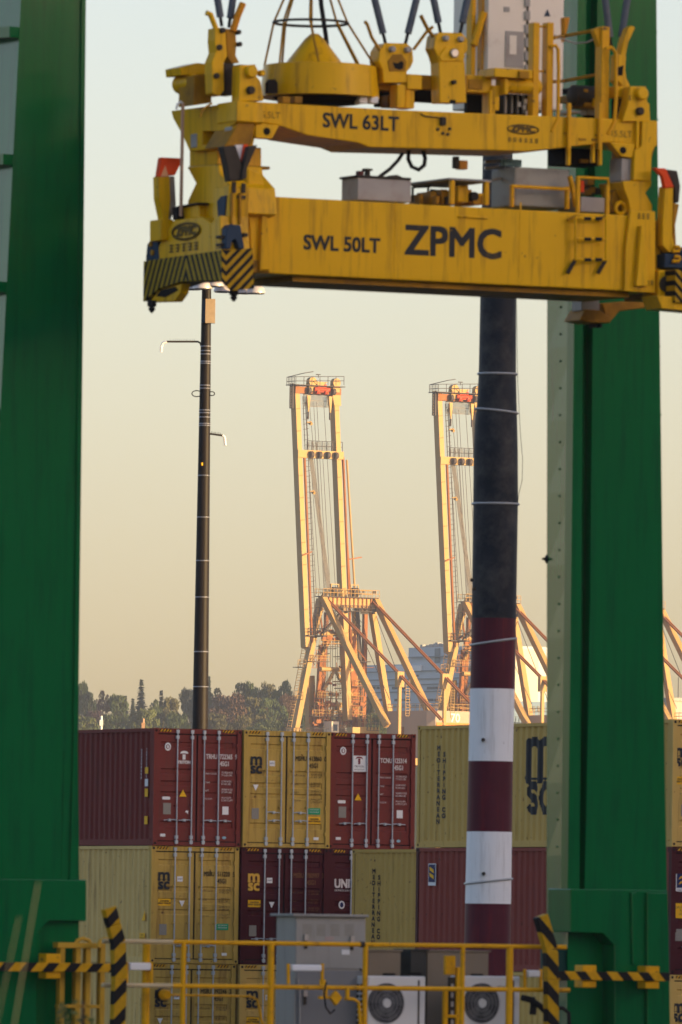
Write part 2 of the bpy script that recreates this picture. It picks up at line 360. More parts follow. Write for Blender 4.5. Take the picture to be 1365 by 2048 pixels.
# ---------------------------------------------------------------- office block on the hill
BF = Fr((25, 2620, 0), rad(33))
BBL = mat('blue_grey_cladding', (0.46, 0.53, 0.58), 0.6, 0.05, 0.05); BWN = mat('office_window_glass', (0.07, 0.10, 0.13), 0.15, 0.2, 0.4)
BCR = mat('sunlit_cladding', (0.62, 0.56, 0.46), 0.6, 0.05, 0.1); BLN = mat('cladding_joint', (0.20, 0.25, 0.28), 0.6, 0.05)  # the wing's cream is warm sunlight put into its cladding colour
ob = empty('office_block', BF, 'large blue grey clad office block on the hill behind the cranes', 'building')
def block(px0, px1, pyt, x, w, mt, nm='wall'):   # a wing whose left face spans px0..px1 on plane x
    a = BF.l(px0, pyt, x); c = BF.l(px1, pyt, x)
    b = MB(); b.box(x, x + w, c.y, a.y, 30, a.z); b.build(nm, mt, ob); return a.y, c.y, a.z
xa = BF.f(985, 1330, 0).x
ya, yb, zt = block(733, 985, 1331, xa, 40, BBL)
ya2, yb2, zt2 = block(818, 985, 1296, xa + 0.6, 30, BBL, 'tower')
for (p0, p1, q0, q1, x, mt, nm) in ((790, 842, 1332, 1342, xa - 0.5, WHT, 'parapet'), (870, 879, 1297, 1327, xa + 0.3, BLN, 'recess_panel'),
        (930, 940, 1322, 1335, xa - 0.6, WHT, 'stair_head')):
    a = BF.l(p0, q0, x); c = BF.l(p1, q1, x); b = MB(); b.box(x, x + 1.2, c.y, a.y, c.z, a.z); b.build(nm, mt, ob)
for (q, p0, p1) in ((1314, 818, 940), (1344, 733, 940), (1360, 733, 940), (1371, 733, 940), (1385, 733, 940), (1413, 733, 940)):
    a = BF.l(p0, q, xa - 0.05); c = BF.l(p1, q + 1.6, xa - 0.05); b = MB(); b.box(xa - .35, xa + .3, c.y, a.y, a.z - 1.1 * (p1 - p0) / 400, a.z + .1)
    b = MB(); b.box(xa - .3, xa + .3, c.y, a.y, a.z - .25, a.z); b.build('cladding_joint', BLN, ob)
for (q, h, ranges) in ((1374, 4.5, ((742, 752), (754, 760), (785, 800), (802, 812), (855, 876), (915, 935))), (1398, 4.5, ((745, 765), (790, 806), (808, 822), (850, 868), (870, 892), (905, 935))), (1350, 3.5, ((824, 832), (834, 838)))):
    for p0, p1 in ranges:
        a = BF.l(p0, q, xa); c = BF.l(p1, q + h, xa); b = MB(); b.box(xa - .12, xa + .3, c.y, a.y, c.z, a.z); w0 = b.build('window', BWN, ob)
# sunlit wing on the right of the striped pole
xw = BF.f(1032, 1300, -2).x
a = BF.f(1032, 1298, -2); c = BF.f(1078, 1298, -2)
b = MB(); b.box(a.x, c.x, -2, 18, 30, a.z); b.build('sunlit_wing', BCR, ob)
a = BF.f(1020, 1402, -4); c = BF.f(1090, 1402, -4); b = MB(); b.box(a.x - 6, c.x + 10, -4, 14, 30, a.z); b.build('annex', mat('blue_annex', (0.16, 0.24, 0.34), 0.6, .1, .1), ob)
for k in range(5):
    p0 = 1048 + k * 9; a = BF.f(p0, 1412, -4); c = BF.f(p0 + 5, 1424, -4); b = MB(); b.box(a.x, c.x, -4.15, -3.8, c.z, a.z); b.build('window', BWN, ob)
rb = random.Random(3)
for k in range(12):
    p0 = 842 + k * 6 + rb.uniform(-2, 2); a = BF.l(p0, 1296, xa + 6); b = MB(); s = rb.uniform(.5, 1.6); b.box(xa + 6, xa + 6 + s, a.y - s, a.y, a.z - .4, a.z + rb.uniform(.4, 1.6)); b.build('roof_unit', GRY, ob)
# low shed far right
lf = Fr((76, 2500, 0), rad(33)); a = lf.f(1342, 1402, 0)
sh = empty('harbour_shed', lf, 'pale flat roofed shed behind the rightmost crane legs', 'building')
b = MB(); b.box(a.x, a.x + 14, 0, 10, 0, a.z); b.build('wall', mat('pale_shed_wall', (.5, .42, .36), .7, .1, .2), sh)
b = MB(); b.box(a.x - .6, a.x + 14.6, -.6, 10.6, a.z, a.z + .8); b.build('roof', GRY, sh)
b = MB(); b.tube((a.x + 3, 1, a.z), (a.x + 3, 1, a.z + 6), .1); b.build('antenna', DGR, sh)
# ================================================================ harbour (ship to shore) cranes
CF = Fr((0, 2200, 0), rad(35))
CRP = mat('crane_cream_paint', (0.42, 0.265, 0.095), 0.5, 0.12, 0.15, dirt=(0.25, 0.09, 0.03), dirt_amt=0.15, streak=True)
CRO = mat('crane_rusty_orange', (0.28, 0.10, 0.028), 0.6, 0.35, 0.5)
CRD = mat('crane_dark_steel', (0.07, 0.055, 0.05), 0.6, 0.2, 1)
CRR = mat('crane_red_winch', (0.42, 0.05, 0.015), 0.5, 0.2, 1)
MESH = mat('grey_grating', (0.20, 0.19, 0.18), 0.7, 0.1, 2)
def make_crane():
    T = empty('harbour_crane', CF)
    x1 = CF.f(610, 1180, 0).x; x2 = CF.f(688, 1180, 0).x; xm = (x1 + x2) / 2
    L = lambda px, py, x: CF.l(px, py, x)
    # boom: two raised girders
    t1 = L(590, 772, x1); b1 = L(611, 1285, x1)
    d = (t1 - b1)
    def bz(py_t, x):           # point on the boom axis at fraction t (0 hinge, 1 tip)
        p = b1 + d * py_t; return Vector((x, p.y, p.z))
    for x in (x1, x2):
        m_ = MB(); m_.bar(bz(-0.02 if x == x1 else -0.30, x), bz(1.0, x), 1.2, 1.9); gd = m_.build('boom_girder', CRP, T)
        m_ = MB()
        for k in range(11): m_.bar(bz(0.04 + k * 0.087, x) + Vector((-.5, -1.0, 0)), bz(0.04 + k * 0.087 + .003, x) + Vector((.5, -1.0, 0)), .12, .12, (0, 0, 1))
        m_.build('stiffener', CRO, gd)
        m_ = MB(); m_.tube(bz(0.0, x) + Vector((1.15, -.9, 0)), bz(.73, x) + Vector((1.15, -.9, 0)), .28, n=8); m_.build('trolley_rail', CRO, gd)
    # right girder taper plate at the tip
    m_ = MB(); m_.prism([bz(.93, x2) + Vector((-.9, -1.3, 0)), bz(.93, x2) + Vector((.9, -1.3, 0)), bz(1.0, x2) + Vector((.9, -1.3, .4)), bz(1.0, x2) + Vector((-1.6, -1.3, .4))], (0, 2.4, 0)); m_.build('tip_plate', CRP, T)
    # cross beams with sheaves
    for t, hh, nm in ((.985, 1.5, 'tip_beam'), (.735, 1.7, 'cross_beam')):
        m_ = MB(); m_.bar(bz(t, x1 - .8) + Vector((0, -.6, 0)), bz(t, x2 + 1.0) + Vector((0, -.6, 0)), 1.6, hh, (0, 1, 0)); cb = m_.build(nm, CRP if nm == 'cross_beam' else CRO, T)
        for k in range(4):
            xx = lerp(x1, x2, .24 + k * .21); p = bz(t, xx)
            m_ = MB(); m_.tube(p + Vector((-.35, -1.75, -.1)), p + Vector((.35, -1.75, -.1)), .75, n=14); m_.build('sheave', CRR if nm == 'tip_beam' and k in (1, 2) else CRD, cb)
    for xx in (x1 + 3.4, x2 - .6):
        p = bz(1.01, xx); m_ = MB(); m_.tube(p + Vector((0, -2.2, 0.5)), p + Vector((0, -1.0, .5)), 1.0, n=18); m_.box(xx - .9, xx + .9, p.y - 2.0, p.y - .8, p.z - 1.6, p.z + .2); m_.build('tip_sheave_housing', CRP, T)
    p = bz(1.0, xm); m_ = MB(); m_.box(xm - .6, xm + 1.8, p.y - 2.2, p.y - .6, p.z - 1.2, p.z + .6); m_.tube((xm - 1.4, p.y - 2.0, p.z - .6), (xm + 2.6, p.y - 2.0, p.z - .6), .5); m_.build('tip_winch', CRR, T)
    p = bz(1.0, xm); m_ = MB(); m_.prism([(xm - 1.8, p.y - 2.3, p.z + 1.1), (xm + 2.0, p.y - 2.3, p.z + 1.1), (xm + .8, p.y - 2.3, p.z + .3), (xm - .6, p.y - 2.3, p.z + .3)], (0, 1.2, 0)); m_.build('winch_cowl', CRP, T)
    for xx in (x1 + 2.6, x2 - 2.0):     # hanging buffers
        m_ = MB(); p = bz(.965, xx); m_.hexa([(xx - .12, p.y - 1.6, p.z - 3.6), (xx + .12, p.y - 1.6, p.z - 3.6), (xx + .12, p.y - 1.2, p.z - 3.6), (xx - .12, p.y - 1.2, p.z - 3.6), (xx - .45, p.y - 1.6, p.z), (xx + .45, p.y - 1.6, p.z), (xx + .45, p.y - 1.2, p.z), (xx - .45, p.y - 1.2, p.z)]); o = m_.build('buffer_arm', CRP, T)
        m_ = MB(); m_.tube((xx, p.y - 1.4, p.z - 5.2), (xx, p.y - 1.4, p.z - 3.6), .22); m_.build('buffer', CRD, o)
    # grating panel and railings
    def rail(name, pts, h, posts=8, r=.07, par=T, mt=CRD, mids=(.5,)):
        m_ = MB()
        for k in range(len(pts) - 1):
            a, c = Vector(pts[k]), Vector(pts[k + 1])
            for q in (1.0,) + tuple(mids): m_.tube(a + Vector((0, 0, h * q)), c + Vector((0, 0, h * q)), r, n=5)
            for i in range(posts + 1):
                p = a.lerp(c, i / posts); m_.tube(p, p + Vector((0, 0, h)), r, n=5)
        return m_.build(name, mt, par)
    p = bz(.945, xm); m_ = MB()
    for k in range(26): m_.box(x1 + 2.0 + k * .31, x1 + 2.1 + k * .31, p.y - .2, p.y - .1, p.z - 1.2, p.z + 1.4)
    for zz in (-1.2, .1, 1.4): m_.box(x1 + 2.0, x1 + 9.9, p.y - .24, p.y - .12, p.z + zz - .07, p.z + zz + .07)
    m_.build('grating_panel', MESH, T)
    p = bz(.735, xm); rail('boom_railing', [(x1 + 2.2, p.y - .4, p.z + .8), (x2 + 1.3, p.y - .4, p.z + .8)], 2.2, 7)
    m_ = MB()
    for k in range(22): m_.box(x1 + 2.4 + k * .36, x1 + 2.48 + k * .36, p.y - .2, p.y - .1, p.z + .8, p.z + 2.8)
    m_.build('grating_panel', MESH, T)
    p = bz(1.0, x1); rail('tip_railing', [(x1 - 1.8, p.y + .5, p.z), (x1 - 1.8, p.y - 3.0, p.z), (x2 + .8, p.y - 2.8, p.z + .6)], 1.9, 6)
    m_ = MB(); m_.box(x1 - 2, x2 + 1, p.y - 3.1, p.y + .6, p.z + .1, p.z + .25); m_.build('tip_walkway', CRD, T)
    m_ = MB(); m_.path([(x1 - 2, p.y, p.z + 1.9), (x1 + .5, p.y - 3.0, p.z + 2.8), (x1 + 2.8, p.y - 3, p.z + 3.2)], .09, 5)
    m_.path([(xm, p.y - 1.5, p.z + 2.0), (xm, p.y - 1.5, p.z + 2.7)], .08, 5); m_.tube((xm - .6, p.y - 1.5, p.z + 2.7), (xm + .6, p.y - 1.5, p.z + 2.7), .1, n=6); m_.build('aerial', CRD, T)
    m_ = MB(); m_.box(x1 - 1.6, x1 - 1.3, p.y - 1.5, p.y - 1.2, p.z - 5.0, p.z + .5); m_.box(x1 - 1.6, x1 - 1.3, p.y - .6, p.y - .3, p.z - 5.0, p.z + .5)
    for k in range(9): m_.box(x1 - 1.55, x1 - 1.35, p.y - 1.3, p.y - .5, p.z - 5 + k * .6, p.z - 4.85 + k * .6)
    m_.build('tip_ladder', CRD, T)
    # ladder and cable truss along the left girder
    m_ = MB()
    for xx in (x1 + 1.5, x1 + 2.3): m_.tube(bz(.0, xx) + Vector((0, -.8, 0)), bz(.96, xx) + Vector((0, -.8, 0)), .09, n=5)
    for k in range(46): m_.tube(bz(.01 + k * .0205, x1 + 1.3) + Vector((0, -.8, 0)), bz(.01 + k * .0205 + (.006 if k % 3 else 0), x1 + 2.7) + Vector((0, -.8, 0)), .07, n=4)
    m_.build('boom_ladder', CRD, T)
    for t in (.86, .59):
        p = bz(t, x1 + 3.0); m_ = MB(); m_.tube(p + Vector((-.8, -.9, 0)), p + Vector((.4, -.9, 0)), .12, n=6); m_.tube(p + Vector((.3, -1.2, -.4)), p + Vector((.3, -.6, -.1)), .3, .45, n=10); m_.build('boom_floodlight', CRP, T)
    # hoist ropes
    apex_z = CF.f(690, 1195, 0).z
    m_ = MB()
    for k, (ta, xa_, xb_) in enumerate(((.94, .22, .30), (.94, .33, .56), (.94, .44, .50), (.94, .52, .58), (.94, .70, .80), (.72, .30, .40), (.72, .48, .52), (.72, .62, .66))):
        m_.tube(bz(ta, lerp(x1, x2, xa_)) + Vector((0, -.4, 0)), Vector((lerp(x1, x2, xb_), 0, apex_z + .5)), .055, n=4, cap=False)
    m_.build('rope', CRD, T)
    m_ = MB()
    for k in range(6): m_.tube(bz(.72, lerp(x1, x2, .27 + .018 * k)) + Vector((0, -.4, 0)), Vector((lerp(x1, x2, .60 + .018 * k), 0, apex_z + .5)), .075, n=4, cap=False)
    m_.build('rope', MESH, T)
    # folded forestays beside the right girder
    for k, (xo, tt) in enumerate(((1.7, .66), (2.9, .66))):
        m_ = MB(); m_.tube(bz(.16, x2 + xo + .6), bz(.72, x2 + xo - .5) + Vector((0, -.5, 0)), .18 + .06 * k, n=7); m_.build('forestay', CRP if k else CRO, T)
    m_ = MB(); p = bz(.335, x2 + 3); m_.bar(p + Vector((-1.5, -.6, -.3)), p + Vector((2.2, -.6, .3)), .25, .25, (0, 1, 0)); m_.build('stay_clamp', CRO, T)
    m_ = MB(); p = bz(.345, x1); m_.bar(p + Vector((-.6, -1.3, -.4)), p + Vector((1.8, -1.3, .5)), .25, .25, (0, 1, 0)); m_.build('stay_clamp', CRO, T)
    # apex platform
    aL = CF.f(641, 1203, 0); aR = CF.f(744, 1207, 0); az = (aL.z + aR.z) / 2
    m_ = MB(); m_.box(aL.x, aR.x, -.8, .8, az - 1.1, az + 1.0); ap = m_.build('apex_beam', CRP, T)
    for k in range(12):
        m_ = MB(); xx = lerp(aL.x + .6, aR.x - .8, k / 11); m_.box(xx - .12, xx + .12, -1.0, -.8, az - 1.1, az + 1.0); m_.build('stiffener', CRO, ap)
    m_ = MB(); m_.box(aL.x - .3, aR.x + .8, -1.6, 1.6, az + 1.0, az + 1.2); m_.box(aL.x + 1.5, aR.x - .5, -2.2, -1.1, az - 2.0, az - 1.85); m_.build('walkway', CRD, T)
    rail('apex_railing', [(aL.x - .3, -1.6, az + 1.2), (aR.x + .9, -1.6, az + 1.2)], 1.6, 16, mt=CRP); rail('apex_railing', [(aL.x - .3, 1.6, az + 1.2), (aR.x + .9, 1.6, az + 1.2)], 1.6, 16, mt=CRP)
    rail('apex_railing', [(aL.x + 1.5, -2.2, az - 1.9), (aR.x - .4, -2.2, az - 1.9)], 1.2, 12)
    for xx in (lerp(aL.x, aR.x, .28), lerp(aL.x, aR.x, .66)):
        m_ = MB(); m_.tube((xx - .8, 0, az + 2.3), (xx + .8, 0, az + 2.3), 1.0, n=16); m_.box(xx - 1.0, xx + 1.0, -.3, .3, az + 1.2, az + 2.2); m_.build('apex_sheave', CRD, T)
        m_ = MB(); m_.box(xx - 1.1, xx - .9, -.1, .1, az + 1.2, az + 4.0); m_.box(xx + .9, xx + 1.1, -.1, .1, az + 1.2, az + 4.0); m_.box(xx - 1.1, xx + 1.1, -.1, .1, az + 3.8, az + 4.0); m_.build('sheave_guard', CRP, T)
    # stairs below the platform
    m_ = MB(); s0 = CF.f(686, 1222, -1.5); s1 = CF.f(645, 1268, -1.5)
    for yy in (-1.8, -1.0): m_.bar((s0.x, yy, s0.z), (s1.x, yy, s1.z), .2, .35, (0, 1, 0)); m_.tube((s0.x, yy, s0.z + 1.2), (s1.x, yy, s1.z + 1.2), .07, n=5)
    for k in range(14): m_.box(lerp(s0.x, s1.x, k / 14) - .3, lerp(s0.x, s1.x, k / 14) + .1, -1.8, -1.0, lerp(s0.z, s1.z, k / 14) - .1, lerp(s0.z, s1.z, k / 14))
    for k in range(6): m_.tube((lerp(s0.x, s1.x, k / 5), -1.8, lerp(s0.z, s1.z, k / 5)), (lerp(s0.x, s1.x, k / 5), -1.8, lerp(s0.z, s1.z, k / 5) + 1.2), .06, n=4)
    m_.build('staircase', CRD, T)
    # A-frame legs
    def leg(nm, pa, ya, pb, yb, w_, h_, mt=CRP):
        a = CF.f(*pa, ya); c = CF.f(*pb, yb); m_ = MB(); m_.bar(a, c, w_, h_, (1, 0, 0)); return m_.build(nm, mt, T)
    leg('front_leg', (641, 1198), .4, (588, 1475), 1.5, 1.2, 1.45)
    leg('front_leg', (742, 1204), .4, (785, 1475), 1.5, 1.2, 1.45)
    leg('rear_leg', (645, 1193), -.6, (775, 1452), -21, 1.2, 1.35)
    leg('rear_leg', (751, 1199), -.6, (868, 1445), -21, 1.2, 1.35)
    leg('inner_leg', (642, 1215), 1.2, (613, 1300), 5, 1.0, 1.2); leg('inner_leg', (618, 1352), 5, (624, 1475), 5, 1.9, 1.8)
    leg('inner_post', (654, 1225), 2.5, (640, 1475), 2.5, .8, .8, CRO); leg('inner_post', (643, 1290), 2.5, (633, 1475), 2.5, .9, .9, CRO)
    leg('inner_post', (708, 1222), 3, (716, 1475), 3, .7, .7, CRP); leg('inner_post', (714, 1215), 4, (728, 1475), 4, .8, .8, CRD); leg('inner_post', (731, 1215), 4, (726, 1475), 4, .9, .9, CRO)
    leg('inner_post', (703, 1260), 2.5, (707, 1475), 2.5, 1.6, 1.6, CRO)
    # ties
    def tie(nm, pa, pb, y, r, mt=CRP):
        a = CF.f(*pa, y); c = CF.f(*pb, y); m_ = MB(); m_.tube(a, c, r, n=7); return m_.build(nm, mt, T)
    tie('tie_beam', (642, 1267), (705, 1270), 1.5, .55); tie('tie_beam', (642, 1338), (705, 1341), 1.5, .5); tie('tie_beam', (633, 1409), (716, 1412), 1.5, .6)
    tie('brace', (664, 1272), (645, 1310), 1.5, .4); tie('brace', (669, 1342), (648, 1380), 1.5, .4); tie('brace', (671, 1342), (704, 1392), 1.5, .4)
    tie('brace', (672, 1412), (702, 1455), 1.5, .45); tie('brace', (672, 1412), (655, 1440), 1.5, .4); tie('brace', (686, 1238), (704, 1265), 1.5, .4)
    m_ = MB(); a = CF.f(612, 1270, -1); c = CF.f(648, 1270, -1); m_.box(a.x, c.x, -2, 1, a.z - .3, a.z); m_.build('hinge_platform', CRD, T)
    rail('hinge_railing', [(a.x, -2, a.z), (c.x, -2, a.z)], 1.5, 6)
    m_ = MB(); a = CF.f(646, 1275, 1); c = CF.f(695, 1282, 1); rr = random.Random(5)
    for k in range(14): xx = lerp(a.x, c.x, rr.random()); zz = lerp(c.z, a.z, rr.random()); s = rr.uniform(.2, .5); m_.box(xx - s, xx + s, .6, 1.2, zz - s, zz + s)
    m_.build('machinery', CRO, T)
    # cable bundles, pipes and small lattice between the legs
    m_ = MB(); rl = random.Random(77)
    for k in range(16):
        pxa = 648 + k * 4.6 + rl.uniform(-1, 1); m_.tube(CF.f(pxa, 1222, 1.8), CF.f(pxa + rl.uniform(-6, 3), 1462, 1.8), .05, n=4, cap=False)
    m_.build('rope', CRD, T)
    for (pa, pb) in (((640, 1222), (646, 1268)), ((646, 1300), (640, 1338)), ((706, 1300), (712, 1345)), ((640, 1345), (633, 1405)), ((712, 1350), (718, 1408)), ((655, 1268), (640, 1300)), ((700, 1268), (712, 1300))): tie('lattice_bar', pa, pb, 2.2, .2, CRO)
    for (p0, p1, q0, q1, y, n_) in ((608, 640, 1214, 1262, -.5, 4), (646, 700, 1274, 1290, 1.0, 8), (620, 640, 1300, 1336, 2, 3), (706, 730, 1340, 1392, 2, 4), (655, 700, 1420, 1456, .5, 7), (735, 775, 1425, 1462, -6, 6)):
        a = CF.f(p0, q0, y); c = CF.f(p1, q1, y); m_ = MB()
        for i in range(n_ + 1): xx = lerp(a.x, c.x, i / n_); m_.tube((xx, y, c.z), (xx, y, a.z), .06, n=4)
        nz = max(2, int((a.z - c.z) / 1.1))
        for k in range(nz + 1): zz = lerp(c.z, a.z, k / nz); m_.tube((a.x, y, zz), (c.x, y, zz), .06, n=4)
        for i in range(n_): m_.tube((lerp(a.x, c.x, i / n_), y, c.z), (lerp(a.x, c.x, (i + 1) / n_), y, a.z), .05, n=4)
        m_.build('walkway_lattice', CRO if y > 0 else CRD, T)
    m_ = MB()
    for k in range(30): xx = lerp(aL.x, aR.x, rl.random()); s = rl.uniform(.15, .45); zz = az + rl.choice([1.5, 1.9, 2.4, -1.6, -2.2]); m_.box(xx - s, xx + s, -1.5, -1.2, zz - s * .7, zz + s * .7)
    m_.build('machinery', CRD, T)
    m_ = MB(); m2 = MB()
    for k in range(70):
        pxa = rl.uniform(618, 732); pya = rl.uniform(1224, 1456); L_ = rl.uniform(8, 30); v_ = rl.random()
        pxb, pyb = (pxa + L_, pya) if v_ < .4 else (pxa + rl.uniform(-2, 2), pya + L_) if v_ < .75 else (pxa + L_ * .6, pya + L_ * .8 * rl.choice((-1, 1)))
        yy = rl.uniform(-.5, 3.5); (m_ if k % 2 else m2).tube(CF.f(pxa, pya, yy), CF.f(pxb, pyb, yy), rl.uniform(.05, .13), n=5)
    m_.build('pipework', CRO, T); m2.build('pipework', CRD, T)
    m_ = MB()
    for k in range(46):
        p = CF.f(rl.uniform(620, 730), rl.choice((1268, 1290, 1338, 1372, 1395, 1410, 1430, 1448)) - rl.uniform(0, 6), rl.uniform(-.5, 3)); s = rl.uniform(.2, .6); m_.box(p.x - s, p.x + s, p.y - s * .6, p.y + s * .6, p.z - s * .7, p.z + s * .7)
    m_.build('machinery', CRO, T)
    for (p0, p1, q) in ((640, 706, 1292), (620, 660, 1322), (690, 732, 1372), (636, 720, 1396), (625, 730, 1432)):
        a = CF.f(p0, q, -.6); c = CF.f(p1, q, -.6); m_ = MB(); m_.box(a.x, c.x, -.6, .8, a.z - .12, a.z); m_.build('walkway', CRD, T); rail('walkway_railing', [(a.x, -.6, a.z), (c.x, -.6, a.z)], 1.3, max(4, int((p1 - p0) / 7)), r=.055, mt=CRP)
    # ladder zig-zag on the left leg
    m_ = MB(); a = CF.f(609, 1275, .5); c = CF.f(572, 1468, 1.2)
    for off in (0, 1.1): m_.tube(a + Vector((off, 0, 0)), c + Vector((off, 0, 0)), .08, n=5)
    for k in range(36): p = a.lerp(c, k / 36); m_.tube(p, p + Vector((1.1, 0, 0)), .07, n=4)
    for k in range(18): p = a.lerp(c, k / 18); m_.path([p, p + Vector((-.6, -.8, 0)), p + Vector((.5, -1.3, 0)), p + Vector((1.1, -.5, 0))], .05, 4)
    m_.build('leg_ladder', CRP, T)
    for (p0, p1, q) in ((590, 606, 1334), (584, 600, 1398)):
        a = CF.f(p0, q, 0); c = CF.f(p1, q, 0); m_ = MB(); m_.box(a.x, c.x, -1.2, .8, a.z - .15, a.z); m_.build('ladder_landing', CRD, T); rail('landing_railing', [(a.x, -1.2, a.z), (c.x, -1.2, a.z)], 1.5, 3, mt=CRP)
    # cluttered lower machinery: cages, platforms, cabin
    for (p0, p1, q0, q1, y, n_) in ((640, 662, 1382, 1440, 0, 4), (700, 728, 1392, 1412, 0, 5), (630, 655, 1412, 1448, 1, 4), (706, 720, 1412, 1456, 0, 3)):
        a = CF.f(p0, q0, y); c = CF.f(p1, q1, y); m_ = MB()
        for i in range(n_ + 1):
            xx = lerp(a.x, c.x, i / n_)
            for yy in (y, y + 2): m_.tube((xx, yy, c.z), (xx, yy, a.z), .08, n=4)
        nz = max(2, int((a.z - c.z) / 1.3))
        for k in range(nz + 1):
            zz = lerp(c.z, a.z, k / nz); m_.tube((a.x, y, zz), (c.x, y, zz), .08, n=4); m_.tube((a.x, y, zz), (a.x, y + 2, zz), .08, n=4)
            if k % 2 == 0: m_.box(a.x, c.x, y, y + 2, zz - .05, zz)
        m_.build('stair_cage', CRO, T)
    a = CF.f(664, 1443, -3); c = CF.f(678, 1475, -3); m_ = MB(); m_.box(a.x, c.x, -3, 0, c.z, a.z); cb = m_.build('operator_cabin', mat('cabin_cream', (.65, .58, .46), .5, .05), T)
    a2 = CF.f(667, 1449, -3); c2 = CF.f(675, 1462, -3); m_ = MB(); m_.box(a2.x, c2.x, -3.05, -2.9, c2.z, a2.z); m_.build('cabin_window', BWN, cb)
    a = CF.f(722, 1454, -5); c = CF.f(759, 1475, -5); m_ = MB(); m_.box(a.x, c.x, -5, -2, c.z, a.z); m_.build('equipment_box', mat('crane_yellow_box', (.62, .40, .10), .5, .1), T)
    rail('box_railing', [(a.x, -5, a.z), (c.x, -5, a.z)], 1.9, 5, mt=CRP)
    m_ = MB(); q0 = CF.f(718, 1430, -3)
    for k in range(3): m_.box(q0.x + k * 1.6, q0.x + k * 1.6 + .16, -3.1, -2.9, 0, q0.z)
    m_.box(q0.x, q0.x + 3.4, -3.1, -2.9, q0.z - .16, q0.z); m_.build('stair_frame', CRP, T)
    a = CF.f(570, 1461, -2); c = CF.f(735, 1461, -2); rail('deck_railing', [(a.x, -2, a.z - 1), (c.x, -2, a.z - 1)], 1.6, 22)
    # backstays with posts
    for (p0, p1, p2) in (((655, 1199), (800, 1349), (884, 1440)), ((748, 1204), (890, 1353), (985, 1450))):
        a, c, e = CF.f(*p0, -1), CF.f(*p1, -24), CF.f(*p2, -37)
        for off in (-.28, .28):
            m_ = MB(); m_.tube(a + Vector((off, 0, 0)), c + Vector((off, 0, 0)), .24, n=7); m_.tube(c + Vector((off, 0, 0)), e + Vector((off, 0, 0)), .24, n=7); m_.build('backstay', CRO, T)
        m_ = MB(); m_.box(c.x - .35, c.x + .35, c.y - .3, c.y + .3, 0, c.z); pst = m_.build('stay_post', CRP, T)
        m_ = MB(); m_.box(c.x - .9, c.x + .9, c.y - .5, c.y + .5, c.z - 2.8, c.z + .6); m_.build('stay_bracket', CRP, pst)
        m_ = MB()
        for off in (1.7, 2.7): m_.tube((c.x + off, c.y, c.z - 9), (c.x + off, c.y, c.z - 1), .08, n=5)
        for k in range(13): m_.tube((c.x + 1.7, c.y, c.z - 9 + k * .6), (c.x + 2.7, c.y, c.z - 9 + k * .6), .06, n=4)
        m_.build('post_ladder', CRP, pst)
    # thin guy wires
    m_ = MB()
    for (pa, ya, pb, yb) in (((752, 1230), 0, (822, 1418), -16), ((700, 1215), 0, (780, 1400), -12)): m_.tube(CF.f(*pa, ya), CF.f(*pb, yb), .07, n=4)
    m_.build('guy_wire', CRD, T)
    # machinery house
    cz = CF.f(862, 1421, -24); xh = cz.x; yk = CF.l(775, 1421, xh).y; x3 = CF.f(948, 1424, -24).x
    m_ = MB(); zb = cz.z - 12
    prof = [(xh, yk), (xh, -22.5), (xh + 1.3, -24), (x3, -24), (x3, yk)]
    m_.prism([(a_, b_, zb) for a_, b_ in prof], (0, 0, 12)); mh = m_.build('machinery_house', mat('house_cream', (.40, .31, .24), .55, .06, .1), T)
    rail('house_railing', [(xh + .2, yk, cz.z), (xh + .2, -23, cz.z), (x3, -23.6, cz.z)], 1.5, 9, mt=CRP)
    m_ = MB(); m_.box(xh + 1.5, x3, -24.12, -23.9, cz.z - 4.2, cz.z - 2.6); m_.build('orange_band', mat('house_orange', (.7, .22, .03), .5, .1), mh)
    text('70', 'house_number', mat('white_number', (.8, .78, .7), .5), mh, (x3 - 5.0, -24.1, cz.z - 1.6), 2.6, bold=.05)
    m_ = MB(); m_.box(xh - .15, xh + 1, -14, -12.6, zb, zb + 8.5); m_.build('house_door', CRO, mh)
    # portal frame down to the quay
    for xx in (CF.f(590, 1470, 1.5).x, CF.f(786, 1470, 1.5).x):
        m_ = MB(); m_.box(xx - 1, xx + 1, .5, 2.5, 0, aL.z - 28); m_.build('portal_leg', CRP, T)
        m_ = MB(); m_.box(xx - 1, xx + 1, -22, -20, 0, aL.z - 28); m_.build('portal_leg', CRP, T)
    m_ = MB(); m_.box(CF.f(590, 1470, 1.5).x, x3, -26, 3, aL.z - 36, aL.z - 34.5); m_.build('portal_deck', CRP, T)
    return T
cr0 = make_crane()
step = 38.6
CRL = ['yellow harbour crane with raised boom standing clear left of the striped pole',
       'harbour crane with raised boom partly hidden behind the striped pole',
       'harbour crane whose leg tops show right of the right green gantry leg']
for k in range(3):
    o = cr0 if k == 0 else copy_tree(cr0)
    o.location = CF.O + CF.u * (step * k + (1.6 if k == 2 else 0)); tag(o, CRL[k], 'crane', 'harbour cranes with raised booms')
